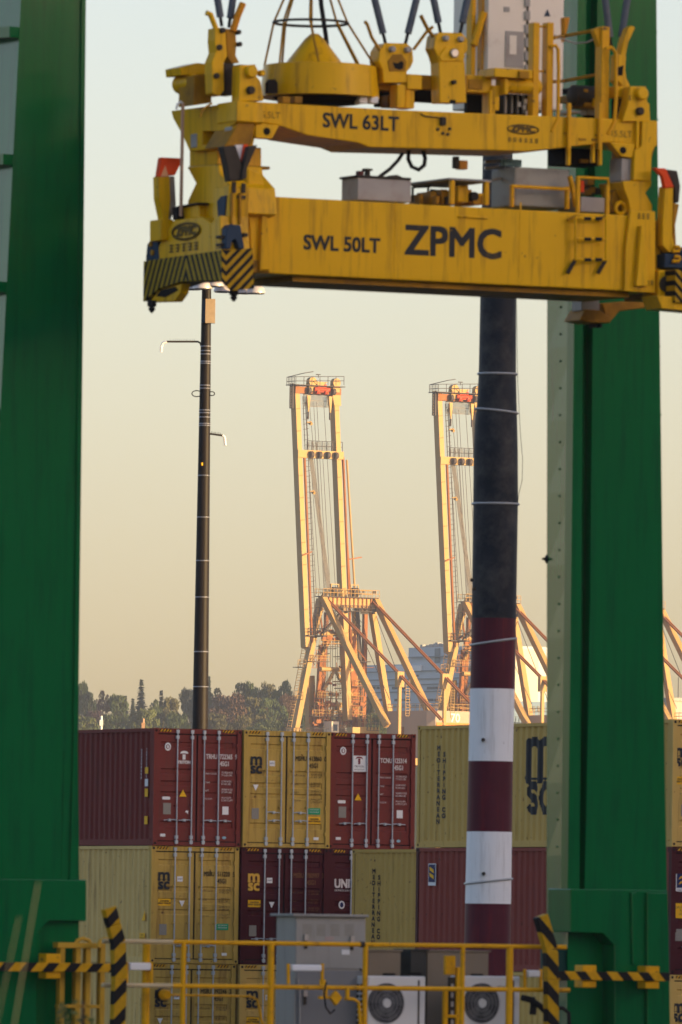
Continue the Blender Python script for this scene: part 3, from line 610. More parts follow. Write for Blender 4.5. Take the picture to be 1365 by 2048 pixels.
# ================================================================ container yard
KF = Fr((0, 247, 0), rad(28))
RED = mat('oxide_red_paint', (0.165, 0.034, 0.027), 0.55, 0.14, 1.2, dirt=(0.10, 0.045, 0.035), dirt_amt=0.45, streak=True, spec=0.10, bump=0.2, chips=0.6, chip_col=(0.07, 0.03, 0.018))
RED2 = mat('faded_red_paint', (0.24, 0.058, 0.042), 0.6, 0.12, 1.2, dirt=(0.10, 0.05, 0.05), dirt_amt=0.15, streak=True, spec=0.10, bump=0.2, chips=0.6, chip_col=(0.07, 0.03, 0.018))
MAR = mat('dark_maroon_paint', (0.060, 0.010, 0.014), 0.45, 0.15, 1.2, dirt=(0.09, 0.03, 0.03), dirt_amt=0.05, streak=True, spec=0.10, bump=0.2, chips=0.6, chip_col=(0.07, 0.03, 0.018))
MSY = mat('mustard_paint', (0.46, 0.315, 0.07), 0.55, 0.12, 1.2, dirt=(0.13, 0.06, 0.025), dirt_amt=0.50, streak=True, spec=0.10, bump=0.2, chips=0.6, chip_col=(0.07, 0.03, 0.018))
MSYW = mat('lightened_mustard_side', (0.62, 0.46, 0.17), 0.65, 0.12, 1.2, dirt=(0.15, 0.10, 0.05), dirt_amt=0.30, streak=True, spec=0.10, bump=0.2, chips=0.6, chip_col=(0.07, 0.03, 0.018))  # side colour raised to make up for weak light from the left
MSYO = mat('olive_mustard_paint', (0.54, 0.37, 0.105), 0.55, 0.10, 1.2, dirt=(0.16, 0.12, 0.03), dirt_amt=0.2, streak=True, spec=0.10, bump=0.2, chips=0.6, chip_col=(0.07, 0.03, 0.018))
GALV = mat('galvanised_bar', (0.40, 0.46, 0.50), 0.45, 0.2, 10, metal=0.2)
SHAD = mat('gasket_and_shade_black', (0.012, 0.011, 0.011), 0.8, 0.2)  # gasket rubber; plain black also stands for shade inside holes and recesses
WDEC = mat('white_decal', (0.72, 0.74, 0.74), 0.5, 0.05); YDEC = mat('yellow_decal', (0.80, 0.45, 0.01), 0.5, 0.08)
GDEC = mat('green_decal', (0.01, 0.30, 0.13), 0.5, 0.08); BDEC = mat('navy_decal', (0.01, 0.02, 0.09), 0.5, 0.08)
GPLT = mat('grey_data_plate', (0.24, 0.23, 0.20), 0.5, 0.3, 30); DTXT = mat('dark_door_text', (0.05, 0.035, 0.015), 0.6, 0.1)
WTXT = mat('white_door_text', (0.66, 0.62, 0.60), 0.6, 0.1); YTXT = mat('yellow_door_text', (0.60, 0.36, 0.05), 0.6, 0.1); FTXT = mat('faint_door_text', (0.16, 0.07, 0.03), 0.6, 0.1)
BLUEDEC = mat('pale_blue_decal', (0.25, 0.45, 0.55), 0.5, 0.1)
HAZ = zebra('hazard_plate', (1, 0, -0.8), 0.085, 0.5, c2=(0.75, 0.40, 0.01))
CW, CL, CH = 2.438, 12.192, 2.896
def dec(par, a, h, w_, hh, mt, name='sticker', y=0.035, pts=None):
    m_ = MB()
    if pts: m_.prism([(a + p * w_, y, h + q * hh) for p, q in pts], (0, .006, 0))
    else: m_.box(a - w_ / 2, a + w_ / 2, y, y + .006, h - hh / 2, h + hh / 2)
    return m_.build(name, mt, par)
TRI = [(-.5, -.5), (.5, -.5), (0, .5)]; TRID = [(-.5, .5), (0, -.5), (.5, .5)]
CIR = [(.5 * math.cos(k * math.pi / 10), .5 * math.sin(k * math.pi / 10)) for k in range(20)]
A = lambda f: f * CW
Hh = lambda f: f * CH
def msc(par, fa, fh, mt, y=0.030):
    text('m', 'logo', mt, par, (A(fa), y, Hh(fh) + .07), .44, sx=1.05, bold=.012); text('sc', 'logo', mt, par, (A(fa), y, Hh(fh) - .15), .38, sx=1.05, bold=.012)
    dec(par, A(fa), Hh(fh) - .035, .36, .012, mt, 'logo_line', y)
def spec(par, mt, fa=.62, dark=False, rows=(.62, .545, .475, .405)):
    lab = ('MAX. GROSS', 'TARE', 'NET', 'CU.CAP.'); val = ('32.500 KGS\n71.650 LBS', '3.700 KGS\n8.160 LBS', '28.800 KGS\n63.490 LBS', '76.4 CUM\n2.700 CUFT')
    for k, r in enumerate(rows):
        text(lab[k], 'lettering', mt, par, (A(fa), .038, Hh(r)), .055, align='LEFT'); text(val[k], 'lettering', mt, par, (A(.78), .038, Hh(r)), .065, align='LEFT')
def number(par, mt, pre, num, chk, typ='45G1', y0=.765):
    text(pre, 'lettering', mt, par, (A(.665), .036, Hh(y0)), .165, sx=.72, bold=.003); text(num, 'lettering', mt, par, (A(.83), .036, Hh(y0)), .165, sx=.72, bold=.003)
    if chk: text(chk, 'lettering', mt, par, (A(.945), .036, Hh(y0)), .165, sx=.72, bold=.003)
    text(typ, 'lettering', mt, par, (A(.815), .036, Hh(y0 - .06)), .165, sx=.72, bold=.003)
def container(x, y, z, mt, label, doors=True, decor=None, side=None, barmat=None, haz=True, handles=(.218,), side_mat=None, group='stacked shipping containers'):
    T = empty('shipping_container', None, label, 'container', group)
    T.location = KF.O + KF.u * x + KF.n * y + Vector((0, 0, z)); T.rotation_euler = (0, 0, KF.th)
    sm_ = side_mat or mt
    # left corrugated side
    m_ = MB(); pr = []; yy = .16; P = .278
    while yy < CL - .16 - P:
        pr += [(.02, yy), (.02, yy + .072), (.062, yy + .14), (.062, yy + .21)]; yy += P
    pr += [(.02, yy), (.02, CL - .14)]
    pts = [(a, b_, .15) for a, b_ in pr] + [(a, b_, CH - .08) for a, b_ in pr]; n = len(pr)
    m_.poly(pts, [(i, i + 1, i + 1 + n, i + n) for i in range(n - 1)]); sp = m_.build('side_panel', sm_, T, recalc=False)
    for (nm, z0, z1, xo) in (('bottom_rail', .004, .155, .0), ('top_rail', CH - .085, CH - .005, .0)):
        m_ = MB(); m_.box(xo, xo + .07, .17, CL - .17, z0, z1); m_.build(nm, sm_, T)
    m_ = MB(); m_.box(.066, CW - .02, .12, CL - .03, .002, CH - .003); m_.build('body', mt, T)          # floor, roof, far side
    for (cx_, cy_) in ((0, 0), (CW - .12, 0), (0, CL - .12)):
        m_ = MB(); m_.box(cx_ + .003, cx_ + .117, cy_ + .004, cy_ + .116, .10, CH - .10); m_.build('corner_post', mt, T)
        for zz in (0, CH - .118):
            m_ = MB(); m_.box(cx_, cx_ + .12 if cx_ == 0 else CW, cy_ if cy_ == 0 else CL - .178, cy_ + .178 if cy_ == 0 else CL, zz, zz + .118); cc = m_.build('corner_casting', mt, T)
            m_ = MB(); m_.lathe((cx_ + .06, cy_ - .002, zz + .059), [(.032, -.001), (.032, .004)], 12, 'y') if cy_ == 0 else m_.lathe((-.002, CL - .09, zz + .059), [(.032, -.001), (.032, .004)], 12, 'x'); m_.build('casting_hole', SHAD, cc)
    if not doors: return T
    m_ = MB(); m_.box(.12, CW - .12, .02, .13, CH - .125, CH - .004); m_.build('door_header', mt, T)
    m_ = MB(); m_.box(.12, CW - .12, .02, .13, .003, .10); m_.build('door_sill', mt, T)
    m_ = MB(); m_.box(.10, CW - .10, .075, .11, .09, CH - .12); m_.build('door_gasket', SHAD, T)
    grooves = [(2.44, 2.54), (1.78, 1.88), (1.49, 1.58), (1.22, 1.31), (.47, .58)]
    z0, z1 = .125, CH - .155
    for dI, (xa_, xb_) in enumerate(((.125, 1.195), (1.245, 2.313))):
        prof = [(z0, .045)]
        for g0, g1 in sorted(grooves): prof += [(g0 - .03, .045), (g0, .072), (g1, .072), (g1 + .03, .045)]
        prof += [(z1, .045)]
        m_ = MB(); n = len(prof); xs = (xa_ + .09, xb_ - .09)
        m_.poly([(xs[0], b_, a_) for a_, b_ in prof] + [(xs[1], b_, a_) for a_, b_ in prof], [(i, i + n, i + n + 1, i + 1) for i in range(n - 1)])
        for xe in (xa_, xb_ - .09): m_.box(xe, xe + .09, .043, .075, z0, z1)
        m_.box(xa_ + .09, xb_ - .09, .041, .075, z1 - .09, z1 - .001); m_.box(xa_ + .09, xb_ - .09, .041, .075, z0 + .001, z0 + .09)
        dr = m_.build('door', mt, T)
        for fb in ((.269, .436) if dI == 0 else (.574, .74)):
            bx = A(fb); m_ = MB(); m_.tube((bx, .004, .04), (bx, .004, CH - .03), .017, n=10); lb = m_.build('locking_bar', barmat or GALV, dr)
            for zz in (.05, .17, CH - .26, CH - .12):
                m_ = MB(); m_.box(bx - .04, bx + .04, -.012, .045, zz, zz + .085); m_.build('bar_keeper', barmat or GALV, lb)
            for zz in (Hh(.345), Hh(.66)):
                m_ = MB(); m_.box(bx - .055, bx + .035, -.008, .045, zz - .018, zz + .018); m_.build('bar_guide', mt, lb)
            hz_ = Hh(handles[0] if len(handles) == 1 or fb in (.436, .74) else handles[1])
            m_ = MB(); sgn = -1 if (fb == .269 and len(handles) == 1) else 1 if fb in (.574, .74) or len(handles) > 1 else -1
            if fb == .436 and len(handles) > 1: sgn = -1
            if fb == .74 and len(handles) > 1: sgn = -1
            m_.path([(bx, -.008, hz_), (bx + sgn * .10, -.012, hz_ + .012), (bx + sgn * .36, -.006, hz_ - .006)], .012, 6); m_.box(bx + sgn * .2 - .03, bx + sgn * .2 + .03, -.02, .045, hz_ - .03, hz_ + .03); m_.build('handle', barmat or GALV, lb)
        for zz in (.35, 1.0, 1.85, 2.5):
            m_ = MB(); xx = .105 if dI == 0 else CW - .105; m_.box(xx - .04, xx + .04, .0, .05, zz - .045, zz + .045); m_.build('hinge', mt, dr)
    if haz:
        for f0 in (.13, .85):
            m_ = MB(); m_.box(A(f0) - .16, A(f0) + .16, .014, .02, CH - .085, CH - .02); m_.build('hazard_plate', HAZ, T)
    if decor: decor(T)
    if side: side(T)
    return T
def side_tags(T, mt=WDEC, y0=.55):
    # vertical lettering and stickers near the door end of the left side
    text('\n'.join('TRHU7223659'), 'lettering', mt, T, (.012, .42, 2.02), .085, ax=(0, -1, 0), space=.8)
    for k in range(9): marks('lettering', mt, T, (.012, .70, 2.35 - k * .085), 1, .05, .06, ax=(0, -1, 0))
    for z_, h_, m2 in ((1.85, .16, YDEC), (1.55, .18, WDEC), (1.30, .2, YDEC), (.62, .2, YDEC)):
        m_ = MB(); m_.box(.006, .016, .33, .49, z_ - h_ / 2, z_ + h_ / 2); m_.build('sticker', m2, T)
def side_tags_msc(T):
    text('\n'.join('MSBU511220'), 'lettering', DTXT, T, (.012, .42, 1.7), .075, ax=(0, -1, 0), space=.9)
    m_ = MB(); m_.prism([(.012, .52, 1.05), (.012, .34, 1.05), (.012, .36, 1.28)], (.006, 0, 0)); m_.build('sticker', YDEC, T)
    m_ = MB(); m_.box(.008, .016, .34, .62, .56, .74); m_.build('sticker', YDEC, T)
    text('MAX\nCARGO', 'lettering', DTXT, T, (.006, .48, .65), .07, ax=(0, -1, 0))
    for k in range(5): m_ = MB(); m_.box(.01, .016, .66 + .01 * k, .69 + .01 * k, 2.52 - .05 * k, 2.55 - .05 * k)
def d_triton(num):
    def f(T):
        dec(T, A(.164), Hh(.843), .17, .20, WDEC, 'emblem', pts=CIR); dec(T, A(.164), Hh(.843), .10, .12, RED, 'emblem_ring', .031, CIR); dec(T, A(.164), Hh(.843), .05, .09, WDEC, 'emblem_core', .027, CIR)
        if num[0] == 'TRHU':
            dec(T, A(.35), Hh(.795), .22, .09, WDEC, 'logo_arc', pts=[(-.5, -.3), (-.4, .2), (-.1, .5), (.2, .5), (.5, .1), (.5, -.3), (.2, -.2), (-.2, -.2)])
            dec(T, A(.35), Hh(.758), .08, .13, WDEC, 'logo_stem'); text('TRITON', 'lettering', WTXT, T, (A(.35), .036, Hh(.712)), .10, bold=.006)
        else:
            dec(T, A(.35), Hh(.735), .40, .40, WDEC, 'logo_sign', .0335); dec(T, A(.35), Hh(.785), .22, .07, ORG if 0 else mat('logo_maroon', (.18, .02, .03), .5), 'logo_arc', .028, [(-.5, -.5), (-.3, .4), (0, .5), (.3, .4), (.5, -.5), (.2, -.1), (-.2, -.1)])
            dec(T, A(.35), Hh(.755), .06, .14, MT['logo_maroon'], 'logo_stem', .0285); text('TRITON', 'lettering', LET, T, (A(.35), .030, Hh(.71)), .075); marks('lettering', LET, T, (A(.35), .030, Hh(.685)), 12, .018, .03)
        dec(T, A(.343), Hh(.449), .20, .17, YDEC, 'warning_triangle', pts=TRI)
        dec(T, A(.154), Hh(.404), .23, .075, WDEC, 'sticker', pts=[(-.5, 0), (-.42, .5), (.42, .5), (.5, 0), (.42, -.5), (-.42, -.5)])
        dec(T, A(.164), Hh(.315), .21, .28, GPLT, 'data_plate'); dec(T, A(.83), Hh(.307), .17, .20, WDEC); dec(T, A(.12), Hh(.088), .14, .07, WDEC)
        dec(T, A(.82), Hh(.075), .11, .07, BLUEDEC, 'sticker', pts=CIR)
        if num[0] == 'TRHU': dec(T, A(.39), Hh(.285), .10, .10, WDEC, 'torn_sticker', pts=[(-.5, .1), (-.1, .5), (.4, .4), (.3, -.5), (0, 0)])
        number(T, WTXT, *num); spec(T, WTXT, .595)
    return f
def d_msc(num, lt=DTXT, lx=.15, logo=None, green=True, yel=True, yleft=False, sp=True):
    def f(T):
        msc(T, lx, .725, logo or LET); dec(T, A(.333), Hh(.72), .15, .13, WDEC); marks('lettering', BDEC, T, (A(.333), .032, Hh(.72)), 4, .024, .04)
        dec(T, A(.148 if not yleft else .36), Hh(.509), .15, .15, WDEC, 'sticker', pts=TRID)
        if green: dec(T, A(.824), Hh(.316), .34, .16, GDEC); [marks('lettering', WTXT, T, (A(.824), .031, Hh(.316) + q_), 9, .022, .03) for q_ in (.04, -.02)]
        if yel:
            fa, fh = (.824, .239) if not yleft else (lx + .01, .52)
            dec(T, A(fa), Hh(fh), .35, .17, YDEC, 'warning_sign'); text('CAUTION\nHIGH TRAILER', 'lettering', LET, T, (A(fa), .031, Hh(fh)), .055, bold=.002)
        dec(T, A(.147), Hh(.287), .20, .27, GPLT, 'data_plate'); dec(T, A(.85), Hh(.082), .14, .07, WDEC)
        if num: number(T, lt, *num)
        if sp: spec(T, lt, .59)
    return f
# the row seen door end on
c0 = KF.loc(onY(309, 1456, 246.6)); ZT = c0.z; PX = 2.475
tz = [ZT - CH, ZT - 2 * CH - .008, ZT - 3 * CH - .016]
container(c0.x, c0.y, tz[0], RED, 'oxide red container with white TRHU 722365 number, top left of the stacks', decor=d_triton(('TRHU', '722365', '9')), side=side_tags)
container(c0.x + PX, c0.y - .05, tz[0], MSY, 'mustard container numbered 413860 in the top row between two red ones', decor=d_msc(('MSMU', '413860', '0')), handles=(.23, .30))
container(c0.x + 2 * PX, c0.y + .08, tz[0], RED, 'oxide red container numbered TCNU 125314 in the top row', decor=d_triton(('TCNU', '125314', '')))
container(c0.x, c0.y + .05, tz[1], MSY, 'mustard container MSBU 511220 under the top left red one, green sticker', decor=d_msc(('MSBU', '511220', '5'), yleft=True), side=side_tags_msc, side_mat=MSYW, handles=(.15, .16))
container(c0.x + PX, c0.y, tz[1], MAR, 'dark maroon container with yellow logo in the middle row', decor=d_msc(('MSBU', '780997', '3'), lt=FTXT, logo=YTXT, green=False, yleft=True))
def d_unit(T):
    text('UNIT', 'lettering', WTXT, T, (A(.08), .03, Hh(.70)), .30, sx=.85, bold=.010, align='LEFT'); marks('lettering', WTXT, T, (A(.2), .03, Hh(.645)), 12, .036, .05); dec(T, A(.17), Hh(.52), .17, .2, WDEC, 'emblem', pts=CIR); dec(T, A(.17), Hh(.52), .1, .13, BDEC, 'emblem_core', .030, CIR); dec(T, A(.17), Hh(.39), .17, .08, WDEC)
container(c0.x + 2 * PX, c0.y + .08, tz[1], MAR, 'dark maroon container with large white letters, mostly hidden in the middle row', decor=d_unit)
container(c0.x - .03, c0.y + .08, tz[2], MSY, 'mustard container numbered 392246 behind the yellow handrail, bottom row', decor=d_msc(('MSBU', '392246', '2')), side=side_tags_msc, side_mat=MSYW)
container(c0.x + PX, c0.y, tz[2], MSYO, 'olive mustard container behind the grey cabinet, bottom row', decor=d_msc(None, yleft=True))
container(c0.x + 2 * PX, c0.y, tz[2], MAR, 'dark maroon container low behind the air conditioners, bottom row')
# the lower stack in front of it, seen along its side
def vertical_name(T, y0, zs=1.0):
    for s_, yo, zt_ in (('MEDITERRANEAN', 0, 1.48), ('SHIPPING CO', -.278, 1.47)):
        text('\n'.join(s_), 'lettering', LET, T, (.010, y0 + yo, zt_), .15, ax=(0, -1, 0), bold=.008, sx=1.5, space=.97)
q = KF.loc(onY(705, 1700, 246.0)); ym = q.y - CL
t8 = container(q.x, ym, tz[1] - .03, MSYO, 'olive mustard container seen along its side behind the grey cabinet', decor=None, doors=True); vertical_name(t8, CL - 1.12)
container(q.x, ym, tz[2] - .03, MSYO, 'olive mustard container low behind the right air conditioner')
# the near block on the right, seen along its left side
r0 = KF.loc(onY(836, 1452, 238.0)); xr, yr, zr = r0.x, r0.y - CL, r0.z
rz = [zr - CH, zr - 2 * CH - .008, zr - 3 * CH - .016]
t4 = container(xr, yr, rz[0], MSYO, 'mustard container with a huge black logo on its side, behind the striped pole', decor=d_msc(None, yleft=True, green=False, lx=.10))
vertical_name(t4, CL - 1.05)
def f_side(T):
    m_ = MB(); m_.box(.004, .014, CL - .98, CL - .62, 2.0, 2.52); m_.build('company_sign', WDEC, T); m_ = MB(); m_.box(.000, .010, CL - .96, CL - .64, 2.08, 2.50); m_.build('company_sign', BDEC, T)
    for zz in (2.36, 2.22):
        m_ = MB(); m_.prism([(-.004, CL - .70, zz), (-.004, CL - .90, zz - .07), (-.004, CL - .88, zz + .02), (-.004, CL - .68, zz + .09)], (.006, 0, 0)); m_.build('company_sign', YDEC, T)
def d_f(T):
    dec(T, A(.12), Hh(.72), .30, .40, WDEC, 'company_sign', .032); dec(T, A(.12), Hh(.735), .26, .32, BDEC, 'company_sign', .028)
    for k, zz in enumerate((.76, .72)): dec(T, A(.12), Hh(zz), .18, .09, YDEC, 'company_sign', .024, [(-.5, -.5), (-.2, .3), (.5, .5), (.3, 0), (-.1, -.1)])
    marks('lettering', BDEC, T, (A(.12), .026, Hh(.662)), 7, .025, .035); dec(T, A(.12), Hh(.50), .30, .34, YDEC, 'warning_sign', .03); text('CAUTION\nTO\nUSA', 'lettering', LET, T, (A(.12), .026, Hh(.50)), .075)
    dec(T, A(.10), Hh(.31), .2, .27, GPLT, 'data_plate')
t9 = container(xr, yr, rz[1], MAR, 'faded red container with a small blue and yellow sign, under the huge logo', decor=d_f, side=f_side, side_mat=RED2)
container(xr, yr, rz[2], MSYO, 'mustard container at the bottom of the near right stack', decor=d_msc(None, green=False, lx=.10))
# huge painted logo following the corrugation
def stroke_logo(T, y_mid, z_mid):
    segs = []     # (polyline, half width) in (s, z) with s to the viewer's right
    segs.append(([(-.72, -.0), (-.72, .80)], .14)); arch = lambda x: [(x + .36 - .36 * math.cos(t), .62 + .24 * math.sin(t)) for t in [math.pi * k / 10 for k in range(11)]]
    segs.append((arch(-.72), .12)); segs.append((arch(0.0), .12)); segs.append(([(0, .0), (0, .62)], .13)); segs.append(([(.72, .0), (.72, .62)], .13)); segs.append(([(-.95, .02), (-.75, .0), (-.70, .1)], .06)); segs.append(([(.70, .1), (.75, 0), (.95, .02)], .06)); segs.append(([(-.6, -.02), (-.1, -.02)], .03)); segs.append(([(.1, -.02), (.6, -.02)], .03))
    S = [(-.42 + .24 * math.cos(t), -.30 + .14 * math.sin(t)) for t in [math.pi * (.15 + k / 12 * 1.35) for k in range(13)]] + [(-.42 - .24 * math.cos(t) * -1, -.62 + .15 * math.sin(t)) for t in [math.pi * (.5 - k / 12 * 1.35) for k in range(13)]]
    segs.append((S, .10)); segs.append(([(.42 + .27 * math.cos(t), -.46 + .30 * math.sin(t)) for t in [math.pi * (.25 + k / 16 * 1.5) for k in range(17)]], .11))
    def inside(s_, z_):
        for pl, hw in segs:
            for i in range(len(pl) - 1):
                (ax_, az_), (bx_, bz_) = pl[i], pl[i + 1]; dx, dz = bx_ - ax_, bz_ - az_; L2 = dx * dx + dz * dz
                t = max(0, min(1, ((s_ - ax_) * dx + (z_ - az_) * dz) / L2)) if L2 else 0
                if (s_ - ax_ - t * dx) ** 2 + (z_ - az_ - t * dz) ** 2 < hw * hw: return True
        return False
    def dep(yv):
        u = (yv - .16) % .278
        return .02 if u < .072 else .02 + .042 * (u - .072) / .068 if u < .14 else .062 if u < .21 else .062 - .042 * (u - .21) / .068
    m_ = MB(); ds, dz = .02316666, .028; segs = [([(a_ * .72, b_) for a_, b_ in pl_], hw) for pl_, hw in segs]
    y_start = .16 + .278 * math.floor((y_mid - 1.1 - .16) / .278)
    for i in range(int(2.3 / ds)):
        ya_ = y_start + i * ds
        for j in range(int(1.9 / dz)):
            z_ = -.85 + j * dz; s_ = (y_mid - (ya_ + ds / 2))
            if inside(s_, z_ + dz / 2):
                a_, b_ = dep(ya_ + 1e-5) - .003, dep(ya_ + ds - 1e-5) - .003
                m_.poly([(a_, ya_, z_mid + z_), (b_, ya_ + ds, z_mid + z_), (b_, ya_ + ds, z_mid + z_ + dz), (a_, ya_, z_mid + z_ + dz)], [(0, 1, 2, 3)])
    m_.build('logo', LET, T)
pl = KF.l(1043, 1560, xr); stroke_logo(t4, (pl.y - yr) - .82, pl.z - rz[0] + .03)
# ================================================================ striped mast in front of the containers
TAR = mat('tarred_mast', (0.013, 0.017, 0.024), 0.55, 0.5, 2.0, dirt=(0.085, 0.082, 0.075), dirt_amt=0.75)
MRED = mat('mast_maroon_band', (0.075, 0.012, 0.022), 0.5, 0.3, 2.0, dirt=(0.16, 0.015, 0.02), dirt_amt=0.45, streak=True, chips=.4)
MWHT = mat('mast_white_band', (0.78, 0.80, 0.80), 0.5, 0.05, 2.0, dirt=(0.42, 0.42, 0.40), dirt_amt=0.35, streak=True, chips=.25, chip_col=(.3, .28, .26))
SY = 182.0
sp_ = empty('striped_mast', None, 'thick tarred mast with maroon and white painted bands at its foot', 'mast')
prof = [(-420, 982, 1030), (-60, 972, 1024), (320, 966, 1026), (600, 961, 1033), (750, 958, 1033), (800, 955, 1034), (850, 950, 1035.5), (900, 948, 1036.5), (1000, 947, 1037), (1240, 944, 1033), (1500, 938, 1027), (1800, 931, 1023), (2300, 920, 1016)]
def mast_at(py):
    for i in range(len(prof) - 1):
        if prof[i][0] <= py <= prof[i + 1][0]:
            t = (py - prof[i][0]) / (prof[i + 1][0] - prof[i][0]); l_ = lerp(prof[i][1], prof[i + 1][1], t); r_ = lerp(prof[i][2], prof[i + 1][2], t)
            a = onY(l_, py, SY); b_ = onY(r_, py, SY); return (a + b_) / 2, (b_ - a).length / 2
def mast_sec(py0, py1, mt, name, n=22):
    ys = sorted(set([py0, py1] + [p[0] for p in prof if py0 < p[0] < py1])); m_ = MB(); ringp = []
    for y_ in ys:
        c_, r_ = mast_at(y_); ringp += [c_ + Vector((math.cos(2 * math.pi * k / n) * r_, math.sin(2 * math.pi * k / n) * r_, 0)) for k in range(n)]
    m_.poly(ringp, [(i * n + k, i * n + (k + 1) % n, (i + 1) * n + (k + 1) % n, (i + 1) * n + k) for i in range(len(ys) - 1) for k in range(n)], True)
    return m_.build(name, mt, sp_)
mast_sec(-400, 1237, TAR, 'tarred_shaft')
for k, (a_, b_) in enumerate(((1237, 1378), (1378, 1523), (1523, 1664), (1664, 1808), (1808, 2230))):
    mast_sec(a_, b_, MWHT if k % 2 else MRED, 'painted_band')
WIRE = mat('strap_wire', (0.42, 0.42, 0.40), 0.4, 0.15, 5, metal=0.3)
for py, tilt in ((748, 0), (822, -.10), (1008, 0), (1284, .16), (1763, .12)):
    c_, r_ = mast_at(py); m_ = MB(); n = 28
    m_.path([c_ + Vector((math.cos(6.2832 * k / n) * (r_ + .012), math.sin(6.2832 * k / n) * (r_ + .012), tilt * math.cos(6.2832 * k / n) * r_)) for k in range(n + 1)], .022, 6); m_.build('wire_strap', WIRE, sp_)
m_ = MB(); m_.path([onY(x_, y_, SY - .1) for x_, y_ in ((1033, 560), (1036, 760), (1041, 860), (1046, 920), (1045, 960), (1038, 990), (1036, 1010))], .005, 5); m_.build('cable', BLK, sp_)
for (x_, y_) in ((967, 1480), (968, 1748), (945, 1160), (949, 1178)):
    p_ = onY(x_, y_, SY - .42); m_ = MB(); m_.lathe((p_.x, p_.y, p_.z), [(.035, -.03), (.035, .12)], 10, 'y'); m_.build('bolt', DGR, sp_)
# ================================================================ slim floodlight mast behind the containers
MY = 330.0
POLE = mat('brown_mast_paint', (0.014, 0.011, 0.010), 0.5, 0.2, 2); LAMP = mat('lamp_aluminium', (0.55, 0.50, 0.47), 0.35, 0.1, 4, metal=0.3)
lm = empty('floodlight_mast', None, 'slim dark floodlight mast with steel bands and domed lamps on top', 'light mast')
m_ = MB(); a_ = onY(413.5, 575, MY); b_ = onY(400.5, 1456, MY); base = b_ + (b_ - a_) * ((b_.z) / (a_.z - b_.z))
m_.tube(base, a_, .34, .155, 24); m_.build('pole', POLE, lm)
def pole_pt(py):
    t = (py - 575) / (1456 - 575); c_ = a_.lerp(b_, t); return c_, lerp(.155, .155 + (.34 - .155) * (a_.z - b_.z) / a_.z, t)
for py in (692.7, 701.7, 708.4, 723, 727, 771, 777, 820.6, 826, 834.8, 847.6, 851.4, 951.5, 1035, 1122, 1195, 1304, 1374):
    c_, r_ = pole_pt(py); m_ = MB(); m_.lathe(c_, [(r_ + .006, -.016), (r_ + .012, 0), (r_ + .006, .016)], 24); m_.build('steel_band', STEEL, lm)
def bell(c_, r_, nm='lamp'):
    m_ = MB(); m_.lathe(c_, [(r_, 0), (r_ * .98, r_ * .18), (r_ * .86, r_ * .5), (r_ * .62, r_ * .78), (r_ * .3, r_ * .92), (.08, r_ * 1.0), (.08, r_ * 1.35)], 20); return m_.build(nm, LAMP, lm)
for (x_, y_, r_, dy) in ((384, 578, .30, -.3), (405, 577, .33, -.9), (448, 583, .34, .5), (472, 583, .33, .9), (430, 572, .3, -.8), (512, 586, .31, -.4), (360, 580, .28, .4), (490, 586, .3, .3)):
    c_ = onY(x_, y_, MY + dy); l_ = bell(c_, r_); m_ = MB(); m_.tube(c_ + Vector((0, 0, r_ * 1.3)), (a_.x, a_.y, a_.z + .3), .035, n=6); m_.build('lamp_arm', DGR, l_)
    m_ = MB(); m_.lathe(c_, [(r_ * .9, -.03), (r_ * .9, .0)], 16); m_.build('lens', mat('lamp_lens', (.12, .12, .13), .2, .1), l_)
c_ = onY(421, 622, MY - .25); m_ = MB(); m_.box(c_.x - .16, c_.x + .16, c_.y - .12, c_.y + .12, c_.z - .40, c_.z + .40); o_ = m_.build('junction_box', mat('weathered_tan_box', (.40, .30, .19), .6, .2, 8), lm); 
m_ = MB(); m_.box(c_.x - .26, c_.x - .165, c_.y - .05, c_.y + .14, c_.z - .38, c_.z + .38); m_.build('box_back', BLU, o_)
def lamp_arm(pts, tip):
    m_ = MB(); m_.path([onY(x_, y_, MY) for x_, y_ in pts], .032, 6); ar = m_.build('bracket_arm', DGR, lm)
    m_ = MB(); m_.path([onY(x_, y_, MY) for x_, y_ in tip], .045, 6); m_.build('street_light_head', WHT, ar)
    m_ = MB(); p0, p1 = onY(*pts[-2], MY), onY(*pts[-1], MY)
    for k in range(12): p_ = p0.lerp(p1, .1 + .75 * k / 11); m_.tube(p_, p_ + Vector((random.uniform(-.03, .03), 0, .09)), .005, n=3)
    m_.build('bird_spike', DGR, ar)
lamp_arm([(403, 692), (401, 686), (396, 683), (332, 683)], [(334, 683), (326, 686), (323, 694), (322.5, 704)])
lamp_arm([(419, 866), (420, 867.5), (446, 871)], [(445, 871), (449, 874), (450, 882), (451, 891)])
for cx_, w_, h_ in ((394, 10, 6), (424, 5.5, 4)):
    m_ = MB(); m_.path([onY(cx_ + w_ * math.cos(t), 787 + h_ * math.sin(t), MY - .1) for t in [k * .3307 for k in range(20)]], .018, 5); m_.build('cable_loop', BLK, lm)
m_ = MB(); m_.tube(onY(404, 925, MY - .33), onY(404, 931, MY - .33), .03); c_, r_ = pole_pt(928); m_.build('tag_plate', YDEC, lm)
m_ = MB(); m_.path([onY(x_, y_, MY - .02) for x_, y_ in ((417.6, 1005), (415.2, 1200), (412.9, 1456))], .02, 5); m_.build('conduit', STEEL, lm)
